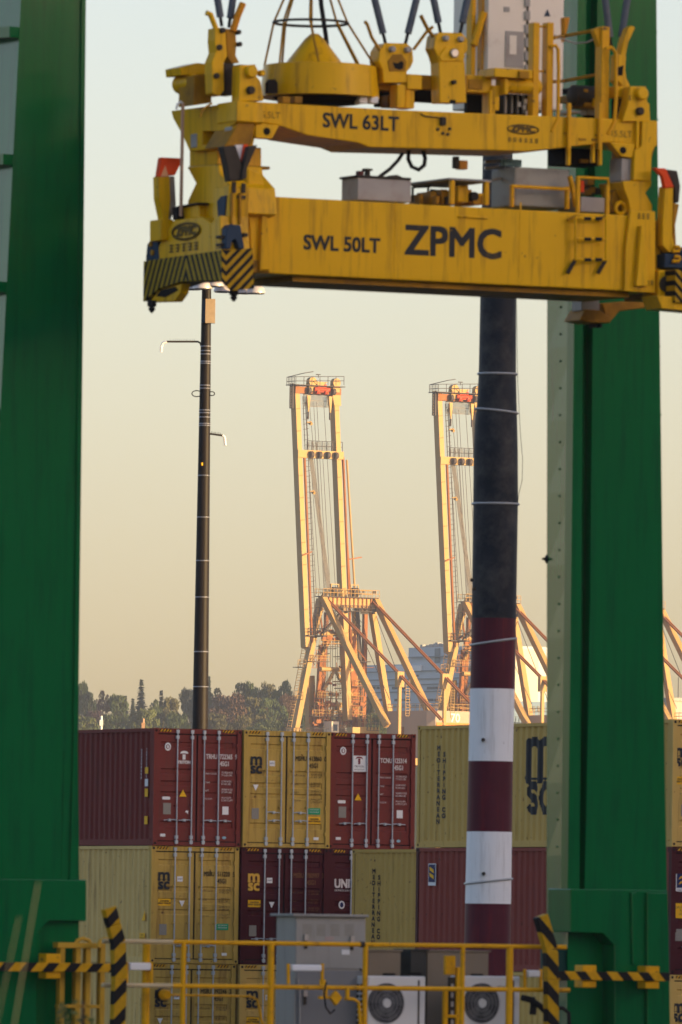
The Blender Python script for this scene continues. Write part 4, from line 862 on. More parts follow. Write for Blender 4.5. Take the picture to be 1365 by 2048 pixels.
for (p_, t_, h_, lb) in ((203, 1432, 1448, 'short pale post above the dark red container roof near the left gantry leg'), (287, 1437, 1453, 'short tan post above the dark red container nearer the light mast')):
    m_ = MB(); q0 = onY(p_, t_, 700); m_.tube((q0.x, q0.y, 0), q0, .1, .08, 8); m_.box(q0.x - .12, q0.x + .12, q0.y - .1, q0.y + .1, q0.z - .7, q0.z - .3); tag(m_.build('marker_post', mat('tan_post', (.45, .28, .18)) if p_ > 250 else WHT), lb, 'post', 'thin posts beyond the containers')
# ================================================================ green gantry crane
GF = Fr((0, 120, 0), rad(28)); G = GF
def fbox(x0, y0, x1, y1, ya, yb, mb=None):
    mb = mb or MB(); ym_ = (y0 + y1) / 2; xm_ = (x0 + x1) / 2
    return mb.box(G.f(x0, ym_, ya).x, G.f(x1, ym_, ya).x, ya, yb, G.f(xm_, y1, ya).z, G.f(xm_, y0, ya).z)
def fb(name, mt, par, x0, y0, x1, y1, ya, yb, bevel=0.012): return fbox(x0, y0, x1, y1, ya, yb).build(name, mt, par, bevel)
def fp(name, mt, par, pts, ya, yb, bevel=0.012):
    m_ = MB(); m_.prism([G.f(a, b, ya) for a, b in pts], (0, yb - ya, 0)); return m_.build(name, mt, par, bevel)
def lp(name, mt, par, pts, xa, xb, bevel=0.012):
    m_ = MB(); m_.prism([G.l(a, b, xa) for a, b in pts], (xb - xa, 0, 0)); return m_.build(name, mt, par, bevel)
def ft(name, mt, par, pts, y, r, n=8):
    m_ = MB(); m_.path([G.f(p[0], p[1], p[2] if len(p) > 2 else y) for p in pts], r, n); return m_.build(name, mt, par)
def fpin(name, mt, par, px, py, y, r, L=.05, n=16):
    c_ = G.f(px, py, y); m_ = MB(); m_.lathe(c_, [(r * .8, -L), (r, -L * .8), (r, .03)], n, 'y'); return m_.build(name, mt, par)
GT = empty('gantry_crane', GF, 'dark green gantry crane whose two tall box legs frame the view', 'gantry crane')
YL = 3.0
def taper(rows, yf, yb):           # rows: (py, front left px, front right px, back left px or None)
    m_ = MB(); pts = []
    for (py, fl, fr_, bl) in rows:
        a = G.f(fl, py, yf); c = G.f(fr_, py, yf); z_ = (a.z + c.z) / 2; bx = G.f(bl, py, yb).x if bl is not None else a.x
        pts.append([(a.x, yf, z_), (c.x, yf, z_), (c.x, yb, z_), (bx, yb, z_)])
    for i in range(len(rows) - 1): m_.poly(pts[i + 1] + pts[i], [(0, 1, 5, 4), (1, 2, 6, 5), (2, 3, 7, 6), (3, 0, 4, 7)])
    m_.poly(pts[0], [(0, 1, 2, 3)]); m_.poly(pts[-1], [(3, 2, 1, 0)])
    return m_
PT = -1050
# right leg: core with a flange strip, a groove and a wide face plate
core = taper([(lerp(PT, 2440, k / 24), lerp(1170, 1130, k / 24), lerp(1301, 1341, k / 24), lerp(1097, 1093, k / 24)) for k in range(25)], YL + .16, YL + 1.0).build('leg', GRN, GT)
taper([(PT, 1168, 1184, None), (600, 1149.5, 1167, None), (1784, 1136, 1160, None)], YL, YL + .17).build('flange', GRN, core)
taper([(PT, 1212, 1301, None), (0, 1196, 1314, None), (600, 1187, 1318, None), (1200, 1181, 1327, None), (1500, 1176, 1330, None), (1784, 1170, 1335, None)], YL, YL + .17).build('face_plate', GRN, core)
for k in range(22):
    py = 560 + 54 * k; fl = lerp(1170, 1130, (py - PT) / (2440 - PT)); c_ = G.f(lerp(1092, fl, .5) , py, YL + .55)
    xk = G.f(fl, py, YL + .16).x
    m_ = MB(); p_ = G.l(lerp(1092, fl, .48), py, lerp(xk, G.f(1092, py, YL + 1.0).x, .52)); m_.lathe(p_, [(.014, -.003), (.014, .03)], 8, 'x'); m_.build('bolt', GRN, core)
# weld seams and bolted edges
for py in (235, 825, 1240): fp('weld_seam', GRN, core, [(1190, py), (1316 + py * .01, py + 3), (1316 + py * .01, py + 5), (1190, py + 2)], YL - .006, YL + .01, 0)
for py in (60, 420, 690, 1010, 1420, 1640): fp('weld_seam', GRN, core, [(1190, py), (1315 + py * .01, py + 2), (1315 + py * .01, py + 4), (1190, py + 2)], YL - .004, YL + .01, 0)
# left leg
lcore = taper([(PT, 95, 184, 30), (0, 42, 171, -34), (640, 10, 165, -66), (1000, -8, 160, -84), (1500, -33, 155, -108), (1600, -38, 155, -112), (1640, -40, 158, -114), (1800, -48, 158, -120), (2440, -80, 158, -150)], YL, YL + 1.0).build('leg', GRN, GT)
taper([(PT, 180, 185, None), (0, 164, 172, None), (640, 158, 166, None), (1500, 147, 156, None), (1760, 140, 158.5, None)], YL - .03, YL + .05).build('flange', GRN, lcore)
for k in range(5):
    py = 64 + 255 * k - 255 * 0; fl = 42 - .05 * py; m_ = MB(); a = G.f(fl, py, YL); c = G.f(fl - 76, py - 6, YL + 1.0)
    m_.bar((a.x - .06, YL, a.z), (a.x - .20, YL + 1.0, a.z + .02), .16, .13, (1, 0, 0)); m_.build('step_bracket', GRN, lcore)
for py in (150, 470, 780, 1090, 1400, 1660): fp('weld_seam', GRN, lcore, [(44 - py * .05, py), (155 - py * .008, py + 2), (155 - py * .008, py + 4), (44 - py * .05, py + 2)], YL - .004, YL + .01, 0)
fp('seam_strip', GRN, lcore, [(128, 1500), (131, 1500), (126, 1756), (123, 1756)], YL - .008, YL + .01, 0)
# feet
fp('foot', GRN, GT, [(-160, 1757), (173, 1760), (173, 1843), (98, 1842), (75, 1868), (72, 2455), (-160, 2450)], YL - .14, YL + .9)
fp('foot', GRN, GT, [(1142, 1778), (1337, 1781), (1348, 2455), (1230, 2455), (1230, 1892), (1208, 1867), (1142, 1865)], YL - .14, YL + .44)
fp('rear_foot', GRN, GT, [(60, 1840), (119, 1841), (117, 2450), (60, 2450)], YL + .95, YL + 1.5)
fp('rear_foot', GRN, GT, [(1158, 1860), (1240, 1862), (1246, 2455), (1165, 2455)], YL + .95, YL + 1.5)
fp('foot_rib', GRN, GT, [(1264, 1785), (1274, 1785), (1276, 1930), (1266, 1930)], YL - .18, YL - .12); fp('foot_rib', GRN, GT, [(1295, 1785), (1337, 1786), (1342, 2060), (1295, 2060)], YL - .19, YL - .12)
fp('cable_box', mat('dark_teal_box', (.004, .045, .04), .4), GT, [(1112, 1896), (1168, 1897), (1168, 1962), (1112, 1961)], YL + .2, YL + .6)
ft('hose', BLK, GT, [(1110, 2020), (1125, 2016), (1138, 2026), (1140, 2060)], YL - .3, .025)
# upper portal: cross beam, girders and far legs above / beside the frame
zTop = G.f(1240, PT, YL).z; xl0, xr0 = G.f(60, PT, YL).x, G.f(1300, PT, YL).x
m_ = MB(); m_.box(xl0 - .6, xr0 + .6, YL, YL + 1.0, zTop - .05, zTop + 1.1); m_.build('portal_beam', GRN, GT, .02)
for xx in (xl0, xr0 - 1.0):
    m_ = MB(); m_.box(xx, xx + 1.0, -21, YL - .01, zTop + .1, zTop + 1.3); m_.build('girder', GRN, GT, .02)
    m_ = MB(); m_.box(xx + .1, xx + .9, -21, -20.2, 0, zTop + .1); m_.build('leg', GRN, GT, .02)
TR = empty('trolley', GF, 'dark hoist trolley on the gantry girders above the spreader ropes', 'trolley')
m_ = MB(); m_.box(xl0 + .2, xr0 - .2, -.4, 2.4, zTop + 1.32, zTop + 1.9); m_.build('trolley_frame', YDK, TR)
# horn lamp on the leg edge
m_ = MB(); p_ = G.f(1092, 1118, YL + 1.0); m_.lathe((p_.x + .02, p_.y, p_.z), [(.012, -.07), (.02, -.03), (.06, 0), (.05, .1)], 14, 'x'); m_.build('horn', BLK, core)
# ---------------------------------------------------------------- spreader
SP = empty('container_spreader', GF, 'yellow container spreader beam lettered SWL 50LT hanging below the headblock', 'spreader')
zt_ = G.f(537, 392, 0).z; zb_ = G.f(520, 546, 0).z; xs0 = G.f(522, 470, 0).x; xs1 = G.f(1312, 500, 0).x
m_ = MB(); m_.box(xs0, xs1, 0, 1.35, zb_, zt_); m_.build('main_beam', YEL, SP, .02)
m_ = MB(); m_.box(xs0 + .5, xs1 - .3, .12, 1.2, zb_ - .07, zb_ - .003); m_.build('guide_skid', YDK, SP)
fp('gusset', YEL, SP, [(497, 336), (520, 346), (538, 386), (540, 542), (505, 543), (497, 400)], -.05, .25)
fp('rib', YEL, SP, [(526, 400), (533, 400), (541, 540), (520, 540)], -.12, -.04); 
fb('base_plate', YDK, SP, 498, 520, 540, 545, -.07, .0)
fp('right_gusset', YEL, SP, [(1262, 420), (1312, 422), (1312, 586), (1250, 582), (1252, 500)], -.06, .0); fp('rib', YEL, SP, [(1284, 450), (1289, 450), (1298, 572), (1274, 572)], -.14, -.05)
for px in (790, 1040): fb('seam_plate', YEL, SP, px, 404 + (px - 537) * .033 * 0, px + 3, 555, -.006, .0, 0)
# lettering
text('ZPMC', 'lettering', LETW, SP, G.f(908, 487, -.004), .50, sx=1.02, bold=.012)
text('SWL 50LT', 'lettering', LETW, SP, G.f(684, 489, -.004), .245, sx=.98, bold=.007)
for (s_, x_, y_, q_) in (('E-2', 517, 396, .09), ('NO.1', 515, 527, .09), ('E-2', 1288, 432, .1), ('NO.2', 1292, 565, .08)): marks('lettering', LETG, SP, G.f(x_, y_, -.075 if y_ > 500 else -.066), len(s_), .045, q_ * .7)
# left end frame with hazard stripes
xL = G.f(443, 540, -.5).x; yF = -.5
xmid = G.l(372, 545, xL).y
ZL = zebra('hazard_end', (0, 1, .55), .125, .48, chev=(1, xmid), c2=(.46, .31, .012))
xfc = G.f(474, 540, yF).x
ZF = zebra('hazard_corner', (1, 0, -1), .125, .5, c2=(.60, .36, .01), chev=(0, G.f(450, 540, yF).x))
lp('end_beam', ZL, SP, [(287, 522), (320, 517), (443, 500), (444, 562), (420, 561), (363, 563), (318, 577), (286, 603)], xL, xL + .32, .008)
fp('corner_block', ZF, SP, [(444, 500), (506, 496), (509, 577), (462, 581), (445, 562)], yF - .03, yF - .003, .004)
lp('end_panel', YEL, SP, [(308, 519), (322, 482), (348, 440), (402, 433), (421, 446), (424, 509)], xL + .06, xL + .5)
lp('end_panel_side', YEL, SP, [(421, 446), (440, 430), (444, 505), (424, 509)], xL + .02, xL + .4)
c_ = G.l(373, 462, xL + .055); m_ = MB()
n = 26; m_.path([(xL + .052, c_.y + .36 * math.cos(6.2832 * k / n), c_.z + .095 * math.sin(6.2832 * k / n)) for k in range(n + 1)], .018, 4); m_.build('logo_ring', LETG, SP)
text('ZPMC', 'lettering', LETG, SP, (xL + .050, c_.y, c_.z), .15, ax=(0, -1, 0), sx=1.3, bold=.01); marks('lettering', LETG, SP, (xL + .050, c_.y + .06, c_.z - .19), 5, .12, .1, ax=(0, -1, 0))
lp('saddle', YEL, SP, [(378, 333), (436, 329), (438, 345), (462, 372), (466, 425), (430, 440), (396, 432), (374, 420), (376, 400), (392, 366), (379, 342)], xL + .30, xL + .9)
lp('saddle_plate', YEL, SP, [(353, 415), (397, 407), (399, 434), (355, 440)], xL + .2, xL + .4); lp('buffer_pad', BLK, SP, [(344, 414), (352, 412), (354, 438), (345, 440)], xL + .1, xL + .3)
lp('buffer_bar', BLK, SP, [(355, 411), (397, 404), (397, 408), (355, 415)], xL + .15, xL + .3)
lp('buffer_pad', BLU, SP, [(433, 402), (441, 392), (452, 390), (447, 445), (437, 448)], xL + .12, xL + .3)
fb('actuator_box', YEL, SP, 458, 372, 498, 450, yF + .1, yF + .5)
for (a, b, c, d) in ((466, 363, 473, 385), (485, 366, 492, 385), (476, 390, 492, 397)): fb('actuator_slot', DGR, SP, a, b, c, d, yF + .07, yF + .1, 0)
for px in (463, 479): fb('actuator_rod', YDK, SP, px, 385, px + 5, 448, yF + .05, yF + .1)
fb('rod_end', DGR, SP, 440, 486, 456, 492, yF - .02, yF + .1); fb('rod_end', DGR, SP, 488, 465, 497, 473, yF - .02, yF + .1); fb('rod_end', DGR, SP, 440, 470, 454, 476, yF - .02, yF + .1)
fp('twistlock_housing', BLU, SP, [(451, 497), (454, 456), (462, 448), (482, 450), (490, 497), (478, 497), (474, 482), (470, 478), (465, 482), (462, 497)], yF - .06, yF + .2)
lp('twistlock_housing', BLU, SP, [(291, 521), (294, 488), (303, 478), (315, 478), (318, 520)], xL + .05, xL + .3)
for (px, py) in ((303, 488), (306, 505)): p_ = G.l(px, py, xL + .05); m_ = MB(); m_.lathe(p_, [(.035, -.02), (.035, .03)], 10, 'x'); m_.build('bolt', YDK, SP)
# near left flipper (raised dark guide arms)
fl_ = fp('corner_guide', DGR, SP, [(446, 292), (472, 291), (488, 336), (488, 360), (460, 362), (455, 332)], yF - .02, yF + .12)
fp('guide_face', WHT, fl_, [(472, 289), (496, 289), (484, 331)], yF + .06, yF + .10, 0); fp('guide_stripe', ORG, fl_, [(489, 288), (497, 288), (484, 333), (481, 330)], yF + .03, yF + .06, 0); fp('guide_arm', DGR, fl_, [(498, 292), (516, 289), (495, 336), (494, 356), (484, 359), (486, 338)], yF - .06, yF + .06)
# far left flipper with orange tip
yB = G.l(318, 540, xL).y
f2 = fp('corner_guide', YEL, SP, [(317, 352), (340, 352), (342, 400), (338, 440), (327, 440), (318, 396)], yB - .1, yB + .05)
fp('guide_back', GRY, f2, [(340, 352), (350, 352), (353, 410), (342, 440), (339, 420)], yB - .02, yB + .1); fp('guide_tip', ORG, f2, [(323, 314), (368, 316), (351, 350), (317, 353)], yB - .12, yB - .02); fp('guide_tip_mark', mat('pale_orange', (.8, .4, .2), .5), f2, [(331, 330), (337, 352), (322, 353)], yB - .125, yB - .1, 0)
fp('guide_base', YEL, SP, [(322, 438), (345, 438), (352, 445), (345, 480), (322, 480)], yB - .1, yB + .2)
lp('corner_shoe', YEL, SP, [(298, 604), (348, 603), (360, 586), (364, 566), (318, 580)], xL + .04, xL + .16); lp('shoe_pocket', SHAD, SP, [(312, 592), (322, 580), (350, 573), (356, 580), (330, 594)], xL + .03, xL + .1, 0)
for (px, py, yy) in ((304, 604, yB), (468, 581, yF + .2)):
    c_ = G.f(px, py, yy); m_ = MB(); m_.lathe(c_, [(.055, .02), (.055, -.05), (.03, -.06), (.045, -.085), (.012, -.13)], 12); m_.build('twistlock', BLK, SP)
TAN = mat('tan_post', (.45, .28, .18), .5, .1); rod_ = ft('marker_rod', TAN, SP, [(362, 432), (366, 206)], yB - .3, .022); ft('rod_hook', WHT, rod_, [(366, 207), (362, 203), (355, 208), (353, 218)], yB - .3, .014)
# right end
fb('telescopic_arm', YDK, SP, 1306, 448, 1350, 598, .2, .9); fb('arm_plate', YEL, SP, 1312, 440, 1322, 560, .1, .2)
g2 = fp('corner_guide', YEL, SP, [(1331, 372), (1348, 372), (1346, 470), (1352, 500), (1340, 505), (1326, 490), (1327, 440)], -.1, .06)
fp('guide_tip', ORG, g2, [(1309, 335), (1333, 336), (1350, 374), (1331, 376), (1326, 352)], -.13, -.05); fp('guide_back', DGR, g2, [(1334, 338), (1356, 341), (1362, 372), (1359, 405), (1352, 405), (1350, 374)], -.08, .04); fp('guide_lever', YDK, g2, [(1348, 405), (1360, 408), (1352, 450), (1354, 495), (1346, 500)], -.06, .06)
fb('twistlock_housing', BLU, SP, 1331, 508, 1390, 536, -.1, .2); fb('twistlock_housing', BLU, SP, 1349, 494, 1390, 507, -.1, .2)
for py in (502, 522): ft('hydraulic_hose', YRAIL, SP, [(1346, py), (1358, py), (1361, py - 5), (1358, py - 9), (1350, py - 9)], -.14, .022)
fb('corner_block', zebra('hazard_right', (1, 0, 1), .125, .5, c2=(.60, .36, .01)), SP, 1351, 540, 1420, 606, -.35, .1, .008); fb('corner_frame', YEL, SP, 1318, 540, 1350, 600, -.1, .3)
c_ = G.f(1334, 568, -.11); m_ = MB(); m_.lathe(c_, [(.10, -.02), (.10, .1)], 18, 'y'); m_.build('pin_socket', DGR, SP)
fp('corner_shoe', YEL, SP, [(1315, 590), (1420, 600), (1420, 625), (1325, 617)], -.3, .1)
fp('far_end_beam', YDK, SP, [(1205, 606), (1318, 596), (1318, 612), (1240, 622), (1225, 640), (1215, 640)], 1.5, 1.9); fb('far_corner_housing', GRY, SP, 1164, 592, 1200, 622, 1.45, 1.7); fp('far_corner_shoe', YDK, SP, [(1160, 640), (1172, 618), (1200, 620), (1225, 636), (1222, 645), (1185, 646)], 1.4, 1.8)
for px in (1190, 1202): fb('twistlock', BLK, SP, px - 4, 644, px + 4, 655, 1.55, 1.65)
# equipment on the beam
EQ = mat('equipment_grey', (.38, .36, .34), .5, .15, 4, dirt=(.25, .17, .13), dirt_amt=.4)
fb('hydraulic_tank', EQ, SP, 716, 357, 823, 402, .2, .62); fb('tank_lid', DGR, SP, 714, 352, 824, 357, .18, .64); fb('tank_filler', mat('dark_red_cap', (.1, .02, .02), .5), SP, 719, 341, 729, 353, .4, .5); fp('tank_vent', DGR, SP, [(732, 336), (746, 337), (746, 341), (741, 342), (741, 353), (737, 353), (737, 342), (732, 341)], .6, .7, 0)
fp('tank_valve', DGR, SP, [(780, 354), (783, 350), (795, 349), (806, 354)], .5, .6, 0); fb('tank_frame', YEL, SP, 704, 364, 712, 398, .55, .6)
ft('hydraulic_hose', BLK, SP, [(758, 354, .5), (780, 338, .5), (797, 320, .5), (806, 306, .5)], .5, .024); ft('hydraulic_hose', BLK, SP, [(818, 300), (817, 318), (824, 333), (838, 339), (849, 330), (851, 316), (846, 300)], .5, .026)
fb('canopy', mat('canopy_grey', (.3, .29, .27), .5, .15), SP, 898, 357, 985, 362, .1, 1.25); fb('canopy_post', YRAIL, SP, 902, 360, 911, 408, .1, .16); fb('canopy_post', YRAIL, SP, 971, 362, 980, 410, .1, .16); fb('canopy_post', DGR, SP, 857, 362, 860, 400, 1.18, 1.22)
rr = random.Random(9)
for k in range(13):
    px = 840 + k * 10.5 + rr.uniform(-3, 3); h_ = rr.uniform(10, 26); fb('valve_block', rr.choice([YDK, YDK, DGR, YEL]), SP, px, 404 - h_, px + rr.uniform(7, 14), 408, .4 + rr.random() * .4, .95, .006)
fb('motor_pump', YEL, SP, 917, 370, 938, 404, .35, .6); fpin('motor_fan', BLK, SP, 947, 393, .5, .06)
for (pts) in ([(826, 374), (862, 372)], [(862, 380), (905, 384)], [(826, 374), (826, 404)]): ft('pipe', DGR, SP, pts, .8, .016)
fb('electric_cabinet', mat('cabinet_grey', (.33, .34, .33), .5, .12, 2, dirt=(.15, .12, .1), dirt_amt=.4), SP, 1030, 336, 1140, 414, .55, 1.15, .02)
for r_ in ((1024, 368, 1030, 414), (1134, 372, 1141, 418)): fb('cabinet_frame', YRAIL, SP, *r_, .35, .42)
fb('cabinet_frame', YRAIL, SP, 1024, 371, 1141, 378, .34, .40); fp('cabinet_brace', YRAIL, SP, [(1140, 352), (1146, 350), (1160, 412), (1152, 414)], .33, .4)
fb('junction_box', EQ, SP, 1163, 394, 1213, 424, .3, .9); fb('red_valve', ORG, SP, 1162, 360, 1170, 384, .5, .6)
for k in range(8): px = 1166 + rr.random() * 50; py = 352 + rr.random() * 34; fb('valve_block', rr.choice([YDK, GRY, DGR, YEL]), SP, px, py, px + rr.uniform(8, 22), py + rr.uniform(6, 14), .6 + .2 * rr.random(), 1.0, .006)
for (px, py) in ((1155, 352), (1214, 370)): fb('access_post', YRAIL, SP, px, py, px + 7, 436, .05, .11)
ft('access_rail', YRAIL, SP, [(1157, 354), (1217, 357), (1218, 400)], .08, .02)
fp('rope_guard', YDK, SP, [(1222, 424), (1226, 385), (1240, 372), (1254, 384), (1263, 426)], .3, .5); c_ = G.f(1242, 416, .2); m_ = MB(); m_.path([(c_.x + .07 * math.cos(k * .45), .2, c_.z + .07 * math.sin(k * .45)) for k in range(15)], .025, 6); m_.build('lifting_lug', YEL, SP)
fp('saddle', YEL, SP, [(1268, 360), (1305, 361), (1303, 372), (1292, 385), (1305, 408), (1306, 425), (1262, 423), (1258, 400), (1250, 380), (1246, 362)], .1, .7)
# ladder on the face of the beam
LD = []
for px in (1152, 1213): ft('ladder_stile', YEL, SP, [(px, 432), (px, 518)], -.10, .018)
for py in (437, 478, 519):
    ft('ladder_rung', YEL, SP, [(1150, py - .5), (1215, py + .5)], -.10, .016)
    for px in (1176, 1198): ft('rung_grip', BLK, SP, [(px - 6, py), (px + 6, py)], -.115, .022)
for px in (1152, 1213): ft('ladder_foot', DGR, SP, [(px - 1, 520), (px - 16, 546)], -.06, .026); ft('ladder_hook', YDK, SP, [(px - 16, 440), (px, 431)], -.05, .018)
fb('handle_bar', YEL, SP, 918, 432, 978, 436, -.03, -.005)
# ---------------------------------------------------------------- headblock
HB = empty('headblock', GF, 'yellow headblock lettered SWL 63LT with a round cable basket, above the spreader', 'headblock')
yh = .15
fp('front_beam', YEL, HB, [(512, 203), (790, 219), (1253, 238), (1316, 241), (1316, 292), (1221, 284), (1125, 295), (1056, 302), (740, 294), (717, 285), (616, 270), (558, 250), (512, 243)], yh, yh + 1.0, .015)
text('SWL 63LT', 'lettering', LETW, HB, G.f(722, 245, yh - .005), .245, sx=.98, bold=.006)
for (s_, x_, y_) in (('15.5LT', 538, 230), ('15.5LT', 1243, 268)): text(s_, 'lettering', LETG, HB, G.f(x_, y_, yh - .005), .11)
c_ = G.f(1047, 258, yh - .005); m_ = MB(); m_.path([(c_.x + .215 * math.cos(6.2832 * k / 30), yh - .006, c_.z + .055 * math.sin(6.2832 * k / 30)) for k in range(31)], .010, 4); m_.build('logo_ring', LETG, HB)
text('ZPMC', 'lettering', LETG, HB, (c_.x, yh - .006, c_.z), .10, sx=1.25, bold=.008); marks('lettering', LETG, HB, G.f(1047, 280, yh - .005), 6, .055, .055)
fb('end_box', YEL, HB, 474, 202, 514, 243, yh - .12, yh + .4); fp('lifting_lug', YEL, HB, [(512, 244), (560, 250), (545, 277), (512, 275)], yh - .04, yh + .1); fpin('lug_hole', SHAD, HB, 533, 262, yh - .03, .045, .02)
fp('end_taper', YDK, HB, [(478, 244), (511, 244), (503, 290), (450, 292)], yh - .05, yh + .5)
xH = G.f(477, 222, yh - .12).x
lp('end_frame', YEL, HB, [(342, 221), (420, 211), (476, 203), (476, 242), (448, 262), (404, 262), (404, 300), (379, 302), (366, 272), (346, 236)], xH, xH + .35)
lp('end_frame_leg', YEL, HB, [(445, 262), (470, 250), (462, 292), (404, 300), (404, 290), (445, 284)], xH, xH + .3)
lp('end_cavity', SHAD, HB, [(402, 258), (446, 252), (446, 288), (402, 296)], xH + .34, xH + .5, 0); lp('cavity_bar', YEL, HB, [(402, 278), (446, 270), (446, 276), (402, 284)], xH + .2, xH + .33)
lp('wear_pad', GRY, HB, [(381, 268), (393, 266), (393, 294), (381, 296)], xH - .012, xH + .02); lp('wear_pad', GRY, HB, [(449, 254), (463, 252), (463, 283), (447, 285)], xH - .012, xH + .02)
lp('pillar', YEL, HB, [(379, 298), (435, 290), (435, 330), (379, 334)], xH + .1, xH + .7); lp('pillar_ring', YDK, HB, [(376, 332), (438, 327), (438, 333), (376, 339)], xH + .05, xH + .75)
ft('loop_cable', YDK, HB, [(400, 234, -.1), (404, 222, -.1), (414, 212, -.1), (424, 206, -.1)], -.1, .012)
# right end
fp('end_post', YEL, HB, [(1286, 242), (1312, 243), (1312, 290), (1305, 305), (1303, 362), (1268, 360), (1270, 300), (1284, 292)], yh - .08, yh + .5); fb('end_box', YEL, HB, 1274, 240, 1280, 296, yh - .06, yh + .1); fp('lifting_lug', YEL, HB, [(1220, 284), (1272, 287), (1266, 316), (1244, 312)], yh - .05, yh + .1); fpin('lug_hole', SHAD, HB, 1246, 300, yh - .04, .045, .02)
fb('pillar_side', GRY, HB, 1244, 316, 1268, 362, yh, yh + .3); fp('taper_plate', YDK, HB, [(1262, 290), (1312, 292), (1303, 320), (1268, 320)], yh + .0, yh + .1)
for (px, p1) in ((1137, 330), (1200, 330), (1186, 325)): fb('cage_post', YEL, HB, px, 285, px + 6, p1, yh + .05, yh + .12)
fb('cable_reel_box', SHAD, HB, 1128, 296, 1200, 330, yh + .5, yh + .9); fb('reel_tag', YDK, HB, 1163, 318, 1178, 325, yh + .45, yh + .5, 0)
for (px, py) in ((1130, 264), (1160, 276), (1186, 277), (1193, 268)): fb('mounting_pad', YDK, HB, px, py, px + 13, py + 4, yh - .02, yh, 0)
fb('limit_switch', DGR, HB, 884, 233, 894, 250, yh - .06, yh); ft('switch_wire', DGR, HB, [(842, 226), (850, 232), (884, 235)], yh - .02, .008); 
for (px, py) in ((876, 258), (886, 266), (900, 257), (896, 268)): fpin('bolt', DGR, HB, px, py, yh - .005, .02, .02, 8)
fb('sensor', DGR, HB, 912, 312, 920, 336, .5, .6); fb('sensor_light', mat('amber_housing', (.55, .22, .02), .4), HB, 920, 320, 937, 338, .5, .62)
ft('pipe', STEEL, HB, [(970, 324), (1005, 322), (1030, 322)], 1.0, .02); fb('coupling', BLUEDEC, HB, 1008, 318, 1045, 332, .9, 1.0); ft('pipe', STEEL, HB, [(970, 336), (1010, 334)], 1.0, .018); ft('pipe', GRY, HB, [(985, 360), (1012, 354), (1022, 352)], .9, .02)
# cable basket
bc = G.f(640, 165, .75); zr_ = G.f(640, 133, .75).z; zlo = G.f(640, 196, .75).z; R_ = (G.f(757, 165, .75).x - G.f(525, 165, .75).x) / 2 * .885
m_ = MB(); m_.lathe((bc.x, bc.y, 0), [(R_ * .5, zlo), (R_ * 1.03, zlo), (R_ * .98, zr_), (R_ * .94, zr_ + .005), (R_ * .93, zr_ - .05), (.3, zr_ - .05)], 48); bk = m_.build('cable_basket', YEL, HB)
m_ = MB(); zc_ = G.f(625, 66, .75).z; m_.lathe((bc.x - .08, bc.y, 0), [(.40, zr_ - .06), (.36, zr_ + .02), (.12, zc_ - .07), (.05, zc_ - .005), (.005, zc_)], 32); m_.build('cable_cone', YEL, bk)
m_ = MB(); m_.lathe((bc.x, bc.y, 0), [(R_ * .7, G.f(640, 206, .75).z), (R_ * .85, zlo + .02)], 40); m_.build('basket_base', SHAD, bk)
p_ = Vector((bc.x + R_ * math.cos(rad(222)) * 1.0, bc.y + R_ * math.sin(rad(222)), 0)); 
fp('basket_opening', SHAD, bk, [(536, 186), (536, 165), (541, 158), (551, 158), (556, 165), (556, 186)], .45, .52, 0)
for px in (566, 590, 720, 742): fb('basket_foot', YDK if px < 700 else WHT, HB, px, 192, px + 16, 206, .2, .35)
zring = G.f(622, 45, .75).z; Rr = (G.f(695, 45, .75).x - G.f(548, 45, .75).x) / 2 * .90; zt2_ = G.f(620, -80, .75).z; ccx = G.f(622, 45, .75).x
m_ = MB(); m_.path([(ccx + Rr * math.cos(6.2832 * k / 40), bc.y + Rr * math.sin(6.2832 * k / 40), zring) for k in range(41)], .018, 6); m_.build('cage_ring', DGR, HB)
for k in range(8):
    t = 6.2832 * (k + .35) / 8; m_ = MB(); m_.tube((bc.x + R_ * .96 * math.cos(t), bc.y + R_ * .96 * math.sin(t), zr_), (ccx + Rr * math.cos(t) * .99, bc.y + Rr * math.sin(t) * .99, zring), .014, n=6)
    kx = (zt2_ - zring) / (zring - zr_); m_.tube((ccx + Rr * math.cos(t) * .99, bc.y + Rr * math.sin(t) * .99, zring), (ccx + (Rr - (R_ * .96 - Rr) * kx) * math.cos(t), bc.y + (Rr - (R_ * .96 - Rr) * kx) * math.sin(t), zt2_), .014, n=6); m_.build('cage_rod', YDK, HB)
ft('power_cable', BLK, HB, [(658, 122, .75), (652, 70, .75), (643, 10, .75), (634, -100, .75), (632, -900, .75)], .75, .03)
# left suspension bracket
fp('rope_anchor', YEL, HB, [(431, 55), (452, 54), (453, 88), (455, 112), (448, 124), (449, 180), (440, 192), (426, 186), (424, 124), (432, 104), (430, 80)], .35, .55); fp('rope_anchor', YDK, HB, [(452, 56), (472, 58), (474, 90), (472, 110), (480, 125), (464, 126), (455, 112)], .5, .7)
for (px, py) in ((439, 94), (433, 151), (445, 60)): fpin('pin', DGR, HB, px, py, .34, .035, .03)
fb('anchor_shadow_plate', DGR, HB, 450, 126, 468, 190, .5, .7); ft('guide_finger', YEL, HB, [(432, 56), (421, 28), (413, 25)], .4, .035); ft('guide_finger', mat('worn_sunlit_orange', (.6, .25, .01), .5), HB, [(466, 62), (476, 30), (486, 6)], .5, .045)  # the finger's orange stands in for low sun catching it
for (px, py) in ((476, 64), (478, 88)): fpin('pin', DGR, HB, px, py, .5, .03, .05)
